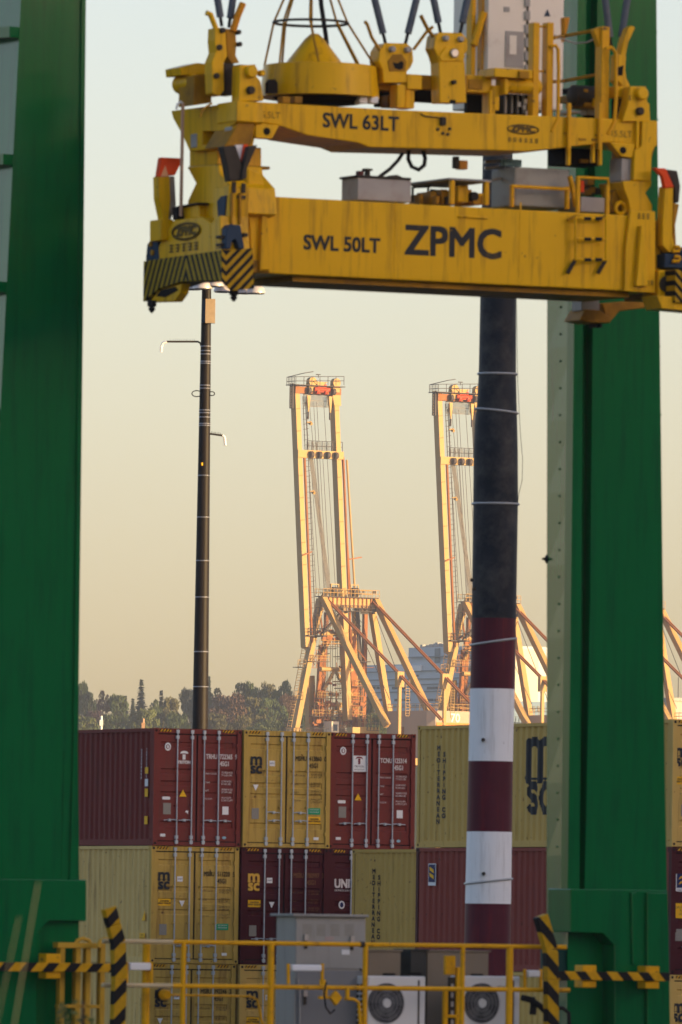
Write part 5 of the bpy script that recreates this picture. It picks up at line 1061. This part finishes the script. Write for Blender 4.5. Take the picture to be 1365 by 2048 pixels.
fp('hydraulic_unit', YEL, HB, [(360, 134), (395, 125), (424, 128), (424, 148), (362, 150)], .9, 1.3); c_ = G.f(380, 166, 1.0); m_ = MB(); m_.lathe((c_.x, .95, c_.z), [(.09, -.08), (.115, -.03), (.115, .3)], 20, 'y'); m_.build('motor', YEL, HB); fp('unit_bracket', YDK, HB, [(388, 150), (424, 146), (424, 205), (387, 210)], .7, 1.1)
lp('hanger_plate', YDK, HB, [(465, 130), (480, 128), (480, 200), (466, 202)], xH + .1, xH + .2)
fp('pin_bracket', YEL, HB, [(480, 130), (512, 128), (514, 152), (522, 162), (528, 201), (478, 202)], yh - .08, yh + .12); fpin('pin', YEL, HB, 500, 143, yh - .08, .075, .08); fpin('pin', DGR, HB, 500, 180, yh - .08, .05, .06); fpin('pin', YEL, HB, 522, 146, yh - .0, .04, .06)
# middle suspension brackets
fp('rope_anchor', YEL, HB, [(768, 88), (774, 85), (815, 86), (826, 96), (828, 122), (822, 135), (815, 142), (814, 165), (768, 165), (766, 140), (758, 122), (760, 100)], .30, .55)
for (px, py) in ((784, 98), (815, 99)): fpin('bolt', GRY, HB, px, py, .29, .038, .05)
fp('anchor_socket', SHAD, HB, [(786, 124), (796, 126), (803, 121), (808, 124), (807, 136), (800, 139), (790, 136)], .285, .3, 0); fp('anchor_boss', YDK, HB, [(776, 122), (786, 108), (805, 107), (814, 122), (812, 142), (780, 142)], .288, .3)
fp('rope_anchor', YEL, HB, [(872, 70), (880, 64), (925, 65), (936, 78), (936, 100), (928, 112), (931, 128), (934, 205), (881, 205), (879, 125), (874, 108), (868, 96)], .22, .45)
for (px, py, rr_, m2) in ((891, 76, .035, GRY), (921, 78, .035, GRY), (907, 106, .055, STEEL), (907, 164, .028, DGR)): fpin('bolt', m2, HB, px, py, .21, rr_, .05)
fp('anchor_boss', YEL, HB, [(878, 112), (892, 92), (920, 92), (932, 112), (926, 122), (884, 122)], .20, .22); fb('anchor_slot', SHAD, HB, 901, 199, 912, 207, .21, .22, 0)
ft('guide_rod', YDK, HB, [(868, 74), (855, 56), (842, 30)], .3, .025); ft('guide_rod', YDK, HB, [(828, 98), (853, 64), (866, 53)], .3, .02); ft('guide_rod', YDK, HB, [(760, 100), (744, 74), (735, 48), (730, 42)], .3, .022)
fp('rear_bracket', DGR, HB, [(756, 166), (770, 130), (770, 172), (752, 176)], .6, .7)
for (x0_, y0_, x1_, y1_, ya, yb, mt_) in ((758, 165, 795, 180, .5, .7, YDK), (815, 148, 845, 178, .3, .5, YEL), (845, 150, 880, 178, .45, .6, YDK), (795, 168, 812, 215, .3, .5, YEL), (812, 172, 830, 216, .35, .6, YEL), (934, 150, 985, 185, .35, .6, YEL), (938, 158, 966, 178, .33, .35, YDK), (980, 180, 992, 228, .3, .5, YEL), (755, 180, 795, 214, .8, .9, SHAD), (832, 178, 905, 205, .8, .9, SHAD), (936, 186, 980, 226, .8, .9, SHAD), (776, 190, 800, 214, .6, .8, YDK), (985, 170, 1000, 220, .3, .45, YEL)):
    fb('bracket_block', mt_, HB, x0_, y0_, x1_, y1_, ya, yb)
# right hand gear
fb('gear_cover', YEL, HB, 990, 137, 1066, 155, .1, .5); fb('cover_lug', YDK, HB, 1040, 141, 1060, 156, .05, .1)
c0_ = G.f(1000, 169, .3); c1_ = G.f(1080, 170, .3); m_ = MB(); m_.lathe((c0_.x, .3, c0_.z), [(.07, 0), (.10, .05), (.10, c1_.x - c0_.x - .03), (.07, c1_.x - c0_.x)], 22, 'x'); m_.build('motor', YEL, HB); fb('motor_glint_cap', YEL, HB, 1010, 152, 1018, 188, .18, .42)
fb('rope_drum', DGR, HB, 1010, 188, 1066, 228, .5, .8)
for k in range(9): fb('drum_groove', BLK if k % 2 else GRY, HB, 1012 + k * 6, 190, 1014.5 + k * 6, 226, .46, .5, 0)
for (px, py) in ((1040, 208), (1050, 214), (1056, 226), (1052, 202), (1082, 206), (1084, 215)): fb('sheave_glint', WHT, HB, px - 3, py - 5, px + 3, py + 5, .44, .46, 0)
for (px, w_) in ((1067, 13), (1095, 13)): fb('guard_post', YRAIL, HB, px, 44, px + w_, 234, .2, .34)
for py in (50, 140): fb('guard_bar', YRAIL, HB, 1080, py, 1095, py + 4, .25, .3)
ft('hand_rail', YRAIL, HB, [(1102, 92), (1112, 90), (1117, 98), (1118, 140), (1117, 234), (1104, 262)], .15, .022)
fb('guard_post', YRAIL, HB, 1204, 52, 1220, 238, .25, .42); fp('post_bracket', YRAIL, HB, [(1188, 58), (1206, 52), (1206, 96), (1200, 92)], .3, .4)
ft('hand_rail', YRAIL, HB, [(1212, 96), (1224, 94), (1232, 104), (1233, 200), (1230, 240), (1216, 268)], .15, .024)
ft('guard_rail', YDK, HB, [(1108, 75), (1130, 71, .9), (1200, 58)], .4, .022); ft('guard_rail', YDK, HB, [(1108, 163), (1130, 161, .9), (1204, 147)], .4, .022); ft('safety_chain', GRY, HB, [(1110, 70), (1128, 78), (1150, 86), (1175, 84), (1195, 74)], .6, .010)
fp('corner_guide', mat('worn_sunlit_orange', (.6, .25, .01), .5), HB, [(1129, 34), (1141, 34), (1136, 60), (1130, 84)], 1.2, 1.3)
rr = random.Random(21)
for k in range(16):
    px = 1138 + rr.random() * 62; py = 172 + rr.random() * 48; fb('winch_part', rr.choice([DGR, SHAD, YDK, GRY, YEL]), HB, px, py, px + rr.uniform(8, 30), py + rr.uniform(6, 20), .55 + rr.random() * .3, 1.0, .006)
c0_ = G.f(1140, 190, .7); m_ = MB(); m_.lathe((c0_.x, .7, c0_.z), [(.08, 0), (.13, .04), (.13, .42), (.07, .46)], 20, 'x'); m_.build('motor', DGR, HB)
for px in (1137, 1199): fb('cage_post', YRAIL, HB, px, 205, px + 7, 300, .08, .13)
fp('pin_bracket', YEL, HB, [(1262, 172), (1294, 172), (1296, 204), (1300, 206), (1302, 243), (1246, 242), (1256, 210)], yh - .06, yh + .12); fpin('pin', YEL, HB, 1281, 187, yh - .06, .08, .09); fpin('pin', DGR, HB, 1279, 222, yh - .06, .05, .06)
fp('rope_anchor', YEL, HB, [(1238, 108), (1254, 110), (1252, 140), (1254, 155), (1262, 172), (1250, 176), (1236, 160)], .3, .5); fp('corner_guide', YEL, HB, [(1256, 56), (1264, 50), (1272, 54), (1258, 84), (1252, 116), (1242, 112), (1248, 84)], .3, .45); fp('anchor_slot', SHAD, HB, [(1236, 134), (1248, 130), (1246, 150), (1238, 150)], .28, .3, 0)
fb('bracket_block', YEL, HB, 1230, 172, 1264, 195, .3, .5); fb('bracket_block', SHAD, HB, 1232, 195, 1256, 238, .5, .6, 0)
# hoist ropes with sleeves
for (x0_, y0_, x1_, y1_, yy) in ((444, 52, 431, -30, .45), (458, 54, 470, -30, .6), (772, 88, 748, -10, .45), (811, 88, 836, -12, .45), (882, 66, 862, -30, .35), (921, 66, 941, -30, .35), (1224, 100, 1209, -20, .45), (1240, 100, 1258, -20, .45)):
    a = G.f(x0_, y0_, yy); e = G.f(x1_, y1_, yy); d_ = e - a; k_ = (zTop + 1.35 - a.z) / d_.z
    rp = MB(); rp.tube(a, a + d_ * k_, .022, n=8); ro = rp.build('hoist_rope', BLK, HB); t0_ = .22
    rp = MB(); rp.tube(a + d_ * t0_, a + d_ * 1.5, .045, n=12); rp.build('rope_sleeve', SLEEVE, ro)
# ---------------------------------------------------------------- white cabinet behind the headblock
WC = empty('white_cabin', GF, 'white panelled cabin hanging behind the headblock at the top edge', 'cabin')
zc0 = G.f(1050, 216, 2.0).z; xa0 = G.f(976, 100, 2.0).x; xa1 = G.f(1128, 100, 2.0).x
m_ = MB(); m_.box(xa0, xa1, 2.0, 2.9, zc0, zTop - .3); wb = m_.build('shell', mat('sun_warmed_cabin_white', (.84, .78, .68), .4, .05, 2, dirt=(.55, .45, .35), dirt_amt=.15), WC, .015)  # white shell with warm sunlight mixed into its base colour
for k in range(6): fb('hinge', GRY, WC, 1052, -6 + k * 27, 1061, 12 + k * 27, 1.97, 2.0, 0)
fb('door_seam', DGR, WC, 1055, -60, 1058, 150, 1.985, 2.0, 0); fb('sticker', GRY, WC, 1009, 13, 1020, 23, 1.99, 2.0, 0); fp('warning_triangle', BLU, WC, [(1090, 32), (1102, 32), (1096, 18)], 1.99, 2.0, 0); fb('frame_shadow', EQ, WC, 1012, 62, 1048, 134, 1.985, 2.0, 0); fb('shadow_gap', MT['sun_warmed_cabin_white'], WC, 1020, 70, 1034, 108, 1.98, 1.985, 0)  # cast shadow of the frame drawn as a grey plate with a lit gap
for px in (944, 966): fb('cabin_frame', YRAIL, WC, px, -60, px + 9, 215, 2.1, 2.25)
ft('cabin_brace', YRAIL, WC, [(948, 90), (968, 24)], 2.05, .05); fb('frame_panel', GRY, WC, 956, 70, 970, 150, 2.3, 2.4)
m_ = MB(); m_.box(xa0 - .3, xa1 + .1, 2.02, 2.6, zTop - .3, zTop + 1.3); m_.build('cabin_hanger', YDK, WC)
# ================================================================ service platform between the gantry legs
DK = empty('service_platform', GF, 'steel service platform carrying cabinet and air conditioners between the legs', 'platform')
zd = 2.18; xd0, xd1 = G.f(190, 1950, 1.2).x, G.f(1150, 1950, 1.2).x
m_ = MB(); m_.box(xd0, xd1, .95, 3.3, zd - .12, zd); m_.build('deck', GRY, DK); m_ = MB(); m_.box(xd0, xd1, 3.35, 3.9, .9, zd + .05); m_.build('sill_beam', GRN, DK)
for xx in (xd0 + .5, xd1 - .7):
    m_ = MB(); m_.box(xx, xx + .2, 1.1, 3.2, 0, zd - .12); m_.build('support', GRN, DK)
# handrail
HR = empty('handrail', GF, 'yellow tubular handrail across the service platform', 'handrail')
yr_ = 1.2
zr1 = G.f(682, 1889, yr_).z; zr2 = G.f(682, 1976, yr_).z
BEI = mat('worn_pale_rail', (.55, .45, .26), .5, .15, 6)
def xr_(px): return G.f(px, 1930, yr_).x
for (z_, nm, pr) in ((zr1, 'top_rail', 1132), (zr2, 'mid_rail', 1140)):
    m_ = MB(); m_.tube((xr_(345), yr_, z_), (xr_(pr), yr_, z_), .029, n=12); m_.build(nm, YRAIL, HR); m_ = MB(); m_.tube((xr_(205), yr_, z_), (xr_(345), yr_, z_), .029, n=12); m_.build(nm, BEI, HR)
for px, r_ in ((367, .033), (542, .042), (731, .034), (926, .03), (1020, .045)): m_ = MB(); m_.tube((xr_(px), yr_, zd), (xr_(px), yr_, zr1), r_, n=12); m_.build('post', YRAIL, HR)
m_ = MB(); m_.tube((xr_(319), yr_ + .35, zd), (xr_(319), yr_ + .35, zr1 - .02), .05, n=12); m_.build('post', YRAIL, HR)
m_ = MB(); m_.tube((xr_(724) - .03, yr_, zr1), (xr_(728), yr_, zr1), .036, n=12); m_.build('rail_sleeve', DGR, HR)
ft('thin_pipe', YRAIL, HR, [(330, 1990), (370, 1991), (500, 1993), (515, 2000), (528, 2060)], 1.5, .015)
ft('pipe_elbow', YRAIL, HR, [(690, 1998), (708, 1999), (718, 2006), (722, 2060)], 1.15, .022)
fp('diamond_bracket', YRAIL, HR, [(662, 1996), (674, 1982), (686, 1996), (674, 2012)], 1.05, 1.12, .006); fb('clip', YRAIL, HR, 640, 1993, 664, 1999, 1.1, 1.15, .004); fb('clip', YRAIL, HR, 650, 1974, 656, 1998, 1.1, 1.15, .004); fb('clip', YRAIL, HR, 694, 1976, 700, 1998, 1.1, 1.15, .004)
ft('lamp_cable', BLK, HR, [(653, 1965), (649, 1990), (652, 2015), (661, 2028), (670, 2020)], 1.1, .012)
def tube_lamp(name, label, x0_, x1_, y0_, y1_, yy, br=True):
    T = empty(name, GF, label, 'lamp', 'tube lamps on the platform'); c_ = G.f((x0_ + x1_) / 2, (y0_ + y1_) / 2, yy); h_ = (y1_ - y0_) / 167 / 2
    m_ = MB(); m_.box(G.f(x0_, 1935, yy).x, G.f(x1_, 1935, yy).x, yy - .05, yy + .05, c_.z - h_, c_.z + h_); m_.build('diffuser', mat('lamp_diffuser', (.75, .78, .80), .3, .03), T, .015)
    for px in (x0_ - 4, x1_ + 4): ft('lamp_bracket', YRAIL, T, [(px, y0_ - 2), (px, y1_ + 26)], yy, .022)
    return T
tube_lamp('tube_lamp', 'white tube lamp on yellow brackets in front of the grey cabinet', 581, 641, 1930, 1943, 1.15)
tube_lamp('tube_lamp', 'pale tube lamp just right of the left striped post', 257, 299, 1926, 1941, 1.45)
tube_lamp('tube_lamp', 'pale blue tube lamp just left of the right striped post', 1054, 1078, 1941, 1955, 1.45)
fb_cam = empty('round_beacon', GF, 'small round yellow and black beacon on the left thick post', 'beacon'); c_ = G.f(331, 1990, 1.45); m_ = MB(); m_.lathe(c_, [(.05, -.06), (.07, -.02), (.07, .1)], 16, 'y'); m_.build('housing', YRAIL, fb_cam); m_ = MB(); m_.lathe((c_.x + .01, c_.y + .04, c_.z), [(.085, 0), (.085, .08)], 16, 'y'); m_.build('bezel', BLK, fb_cam)
# hazard striped guard bars
def stripe_post(pts, lab, sgn):
    o = MB(); P_ = [G.f(a, b, 1.0) for a, b in pts]; w_ = .165; pp = []
    for i in range(len(P_) - 1): o.bar(P_[i], P_[i + 1] + (P_[i + 1] - P_[i]) * .0, w_, .12, (1, 0, 0))
    x = o.build('striped_guard_post', zebra('hazard_post' + ('_a' if sgn > 0 else '_b'), (sgn * 1, 0, -1.0) if sgn > 0 else (1, 0, 1.0), .33, .48), None, .012); GF.place(x); tag(x, lab, 'guard post', 'striped guard posts'); return x
stripe_post([(217, 1816), (226, 1850), (236, 1886), (238, 1960), (236, 2020), (232, 2140)], 'black and yellow striped guard post left of the handrail, bent at the top', 1)
stripe_post([(1081, 1832), (1090, 1862), (1101, 1900), (1103, 1960), (1103, 2140)], 'black and yellow striped guard post at the right end of the handrail', -1)
def stripe_bar(x0_, x1_, py, hpx, yy, lab, sgn, br):
    c_ = G.f((x0_ + x1_) / 2, py, yy); m_ = MB(); h_ = hpx / 167 / 2; m_.box(G.f(x0_, py, yy).x, G.f(x1_, py, yy).x, yy, yy + .1, c_.z - h_, c_.z + h_)
    T = empty('striped_guard_bar', GF, lab, 'guard bar', 'striped guard bars'); m_.build('bar', zebra('hazard_bar' + ('_a' if sgn > 0 else '_b'), (1, 0, -sgn * .9), .30, .5, c2=(.78, .42, .01)), T, .006)
    for (a, b, cc, d) in br: fb('bar_bracket', YRAIL, T, a, b, cc, d, yy + .04, yy + .25)
    return T
stripe_bar(-70, 222, 1935, 18, 2.5, 'black and yellow striped bar across the left green leg', 1, ((92, 1908, 122, 1958),))
stripe_bar(1108, 1341, 1953, 18, 2.5, 'black and yellow striped bar across the right green leg', -1, ((1166, 1931, 1194, 1976), (1292, 1933, 1320, 1978)))
# yellow cage left
CG = empty('yellow_cage', GF, 'yellow barred cage frame left of the striped post', 'cage')
YPALE = mat('yellow_cage_paint', (.50, .30, .03), .5, .2, 5)
for px in (124, 156, 176, 205): fb('cage_bar', YPALE, CG, px - 5, 1886, px + 5, 2130, 2.75, 2.85, .006)
fb('cage_top', YPALE, CG, 116, 1886, 206, 1897, 2.73, 2.87, .006); fb('cage_bar', YPALE, CG, 116, 2010, 206, 2017, 2.75, 2.83, .006); 
ft('cage_hoop', YPALE, CG, [(150, 1892), (154, 1882), (166, 1877), (178, 1882), (183, 1892)], 2.75, .025); ft('cage_hoop', YPALE, CG, [(196, 1895), (200, 1884), (208, 1880), (225, 1880)], 2.5, .03)
# grey electrical cabinet
EC = empty('electrical_cabinet', GF, 'tall grey steel electrical cabinet standing on the platform', 'cabinet')
ECM = mat('cabinet_steel', (.31, .31, .29), .42, .10, 2.5, dirt=(.2, .19, .17), dirt_amt=.3, streak=True)
xe0, xe1 = G.f(590, 1940, 1.9).x, G.f(731, 1940, 1.9).x; ze = G.f(660, 1834, 1.9).z
m_ = MB(); m_.box(xe0, xe1, 1.9, 2.4, zd, ze); m_.build('shell', ECM, EC, .01); m_ = MB(); m_.box(xe0 - .06, xe1 + .01, 1.84, 2.46, ze, ze + .03); m_.build('lid', ECM, EC, .006)
fb('upper_door', ECM, EC, 593, 1841, 728, 1938, 1.885, 1.9, .004); fb('lower_door', mat('cabinet_dark', (.20, .21, .22), .4, .1, 2.5), EC, 593, 1942, 728, 2076, 1.885, 1.9, .004)
for (px, py) in ((614, 1876), (706, 1879), (612, 1988)): fb('latch', STEEL, EC, px - 4, py - 6, px + 4, py + 6, 1.85, 1.885, .003); fb('latch_lever', DGR, EC, px - 3, py + 5, px + 2, py + 22, 1.86, 1.885, .003)
for k in range(4):
    for j in range(6): fb('vent_slot', GPLT, EC, 606 + k * 28, 1850 + j * 4, 624 + k * 28, 1851.5 + j * 4, 1.88, 1.886, 0)
fb('nameplate', mat('faded_plate', (.38, .30, .28), .5), EC, 651, 1874, 668, 1881, 1.88, 1.885, 0)
ft('conduit', GRY, EC, [(600, 2076), (600, 1990), (596, 1960)], 1.86, .012); ft('conduit', BLK, EC, [(720, 1938), (733, 1950), (736, 2000), (734, 2076)], 1.84, .012)
fb('warning_label', YDEC, EC, 640, 1960, 652, 1972, 1.878, 1.885, 0); fb('label', WDEC, EC, 684, 1900, 700, 1910, 1.878, 1.885, 0)
# air conditioners
def aircon(x0_, fcx, lab):
    T = empty('air_conditioner', GF, lab, 'air conditioner', 'air conditioners on the platform'); yf = 1.6
    xa, zt3 = G.f(x0_, 1953, yf).x, G.f(x0_ + 58, 1953, yf).z; W_ = .80; ACW = mat('aircon_white', (.66, .67, .66), .4, .05, 3)
    m_ = MB(); m_.box(xa, xa + W_, yf, yf + .34, zd + .05, zt3); m_.build('casing', ACW, T, .02)
    c_ = G.f(fcx, 2007, yf); R2 = .245; m_ = MB(); m_.lathe((c_.x, yf - .006, c_.z), [(R2, 0), (R2, .01)], 40, 'y'); m_.build('fan_opening', mat('fan_well', (.03, .031, .034), .6), T)
    m_ = MB()
    for k in range(5):
        t = k * 1.2566 + .3; dr = Vector((math.cos(t), 0, math.sin(t))); dp = Vector((-math.sin(t), 0, math.cos(t))); o_ = Vector((c_.x, yf - .010, c_.z)); m_.prism([o_ + dr * .05 - dp * .02, o_ + dr * .22 - dp * .10, o_ + dr * .23 + dp * .06, o_ + dr * .06 + dp * .03], (0, .003, 0))
    m_.build('fan_blade', mat('fan_grey', (.09, .09, .095), .5), T)
    gr_ = MB()
    for k in range(40): t = k * .15708; gr_.bar((c_.x + .06 * math.cos(t), yf - .03, c_.z + .06 * math.sin(t)), (c_.x + R2 * math.cos(t), yf - .016, c_.z + R2 * math.sin(t)), .004, .004, (0, 1, 0))
    for r_ in (.1, .15, .2, R2): gr_.path([(c_.x + r_ * math.cos(k * .2094), yf - .025, c_.z + r_ * math.sin(k * .2094)) for k in range(31)], .0035, 4)
    gr_.build('fan_grille', mat('grille_grey', (.26, .27, .28), .5), T); m_ = MB(); m_.lathe((c_.x, yf - .04, c_.z), [(.055, 0), (.06, .02)], 20, 'y'); m_.build('fan_hub', ACW, T)
    m_ = MB(); m_.box(xa + W_ - .11, xa + W_ - .085, yf - .004, yf + .01, zd + .1, zt3 - .05); m_.build('side_groove', DGR, T); marks('brand_plate', LETG, T, (xa + W_ - .22, yf - .003, zt3 - .13), 6, .025, .03)
    for j in range(9):
        for k in range(3): m_ = MB(); m_.box(xa - .004, xa + .01, yf + .05 + k * .09, yf + .11 + k * .09, zt3 - .14 - j * .065, zt3 - .10 - j * .065); m_.build('louvre_slot', SHAD, T)
    for k in (.1, .62): m_ = MB(); m_.box(xa + k, xa + k + .06, yf - .02, yf + .36, zd, zd + .052); m_.build('foot', DGR, T)
aircon(737, 772, 'white air conditioner with dark round fan beside the grey cabinet'); aircon(927, 963, 'white air conditioner with dark round fan nearer the right striped post')
# boxes behind them
for (r_, ya, yb, mt_, lab) in (((737, 1903, 802, 1990), 2.45, 2.9, mat('taupe_box', (.22, .18, .13), .6, .15), 'taupe equipment box behind the left air conditioner'), ((822, 1902, 854, 2050), 2.4, 2.8, mat('charcoal_box', (.05, .05, .045), .6, .2), 'charcoal equipment box between the air conditioners'), ((855, 1904, 978, 1985), 2.45, 2.9, mat('taupe_box', (.22, .18, .13)), 'wide taupe equipment box behind the right air conditioner')):
    x_ = MB(); a = G.f(r_[0], 1930, ya).x; c = G.f(r_[2], 1930, ya).x; z1_ = G.f((r_[0] + r_[2]) / 2, r_[1], ya).z
    T = empty('equipment_box', GF, lab, 'equipment box', 'equipment boxes on the platform'); x_.box(a, c, ya, yb, zd, z1_); x_.build('shell', mt_, T, .01); x_ = MB(); x_.box(a - .02, c + .02, ya - .02, yb + .02, z1_, z1_ + .02); x_.build('lid', mt_, T, .004)
    for k in range(3): x_ = MB(); x_.box(c - .25, c - .08, ya - .006, ya, z1_ - .3 - k * .07, z1_ - .27 - k * .07); x_.build('vent_slot', SHAD, T)
YB = empty('yellow_switch_stand', GF, 'narrow yellow stand with a plate left of the right air conditioner', 'stand')
fb('plate', YRAIL, YB, 892, 1912, 912, 1950, 1.5, 1.56, .006); fb('upright', YRAIL, YB, 889, 1975, 897, 2078, 1.5, 1.56, .006); fb('upright', YRAIL, YB, 914, 1935, 921, 2078, 1.5, 1.56, .006); fb('crossbar', YRAIL, YB, 889, 2030, 921, 2036, 1.5, 1.55, .004); fb('switch', DGR, YB, 900, 1955, 911, 2060, 1.54, 1.6, .004)
for k in range(5): fb('switch_key', GRY, YB, 903, 1968 + k * 18, 908, 1978 + k * 18, 1.53, 1.54, 0)
HS = empty('black_hose', GF, 'black rubber hose drooping beside the right striped post', 'hose'); ft('hose_run', BLK, HS, [(1045, 1996), (1062, 2000), (1080, 2012), (1098, 2030), (1104, 2060)], 1.3, .04); ft('hose_end', BLK, HS, [(1064, 1996), (1068, 2010), (1066, 2030)], 1.35, .045)
# tall dry reeds growing close to the camera, thrown out of focus
RD = mat('dry_reed', (.15, .15, .11), .8, .1)
for (x0_, y0_, x1_, y1_, r_, lab) in ((76, 1766, 18, 2080, .0022, 'blurred pale reed stalk in front of the left gantry foot, the taller one'), (38, 1835, -2, 2010, .0015, 'blurred pale reed stalk at the left picture edge, the shorter one')):
    a = onY(x0_, y0_, 36); c = onY(x1_, y1_, 36); e = a + (c - a) * (a.z / (a.z - c.z)); m_ = MB(); m_.path([e, e.lerp(a, .5) + Vector((.03, 0, 0)), a], r_, 6); tag(m_.build('reed_stalk', RD), lab, 'reed', 'blurred reeds near the camera')
sp2 = empty('sapling', None, 'blurred green sapling top in front of the yellow cage', 'sapling'); c_ = onY(160, 2030, 70); sp2.location = (c_.x, 70, 0)
m_ = MB(); m_.tube((0, 0, 0), (.02, 0, c_.z + .1), .025, .008, 6); m_.build('trunk', BARK, sp2); m_ = MB(); rs = random.Random(4)
for k in range(9): leaf_quads(m_, Vector((rs.uniform(-.2, .22), rs.uniform(-.2, .2), c_.z + rs.uniform(-.35, .12))), 14, .09, .07, .03, rs)
m_.build('crown', TREEMATS['lime'], sp2, recalc=False)
# ================================================================ haze
hz = MB(); hz.box(-1500, 1500, -60, 3300, -1.2, 150)
vm = bpy.data.materials.new('haze_air'); vm.use_nodes = True; n_ = vm.node_tree.nodes; n_.clear(); pv = n_.new('ShaderNodeVolumePrincipled'); out = n_.new('ShaderNodeOutputMaterial')
pv.inputs['Color'].default_value = (.80, .87, .96, 1); pv.inputs['Density'].default_value = HAZE_D; pv.inputs['Anisotropy'].default_value = .35
vm.node_tree.links.new(pv.outputs[0], out.inputs['Volume']); ho = hz.build('haze', vm); tag(ho, 'thin pale haze over the harbour', 'haze', kind='stuff')
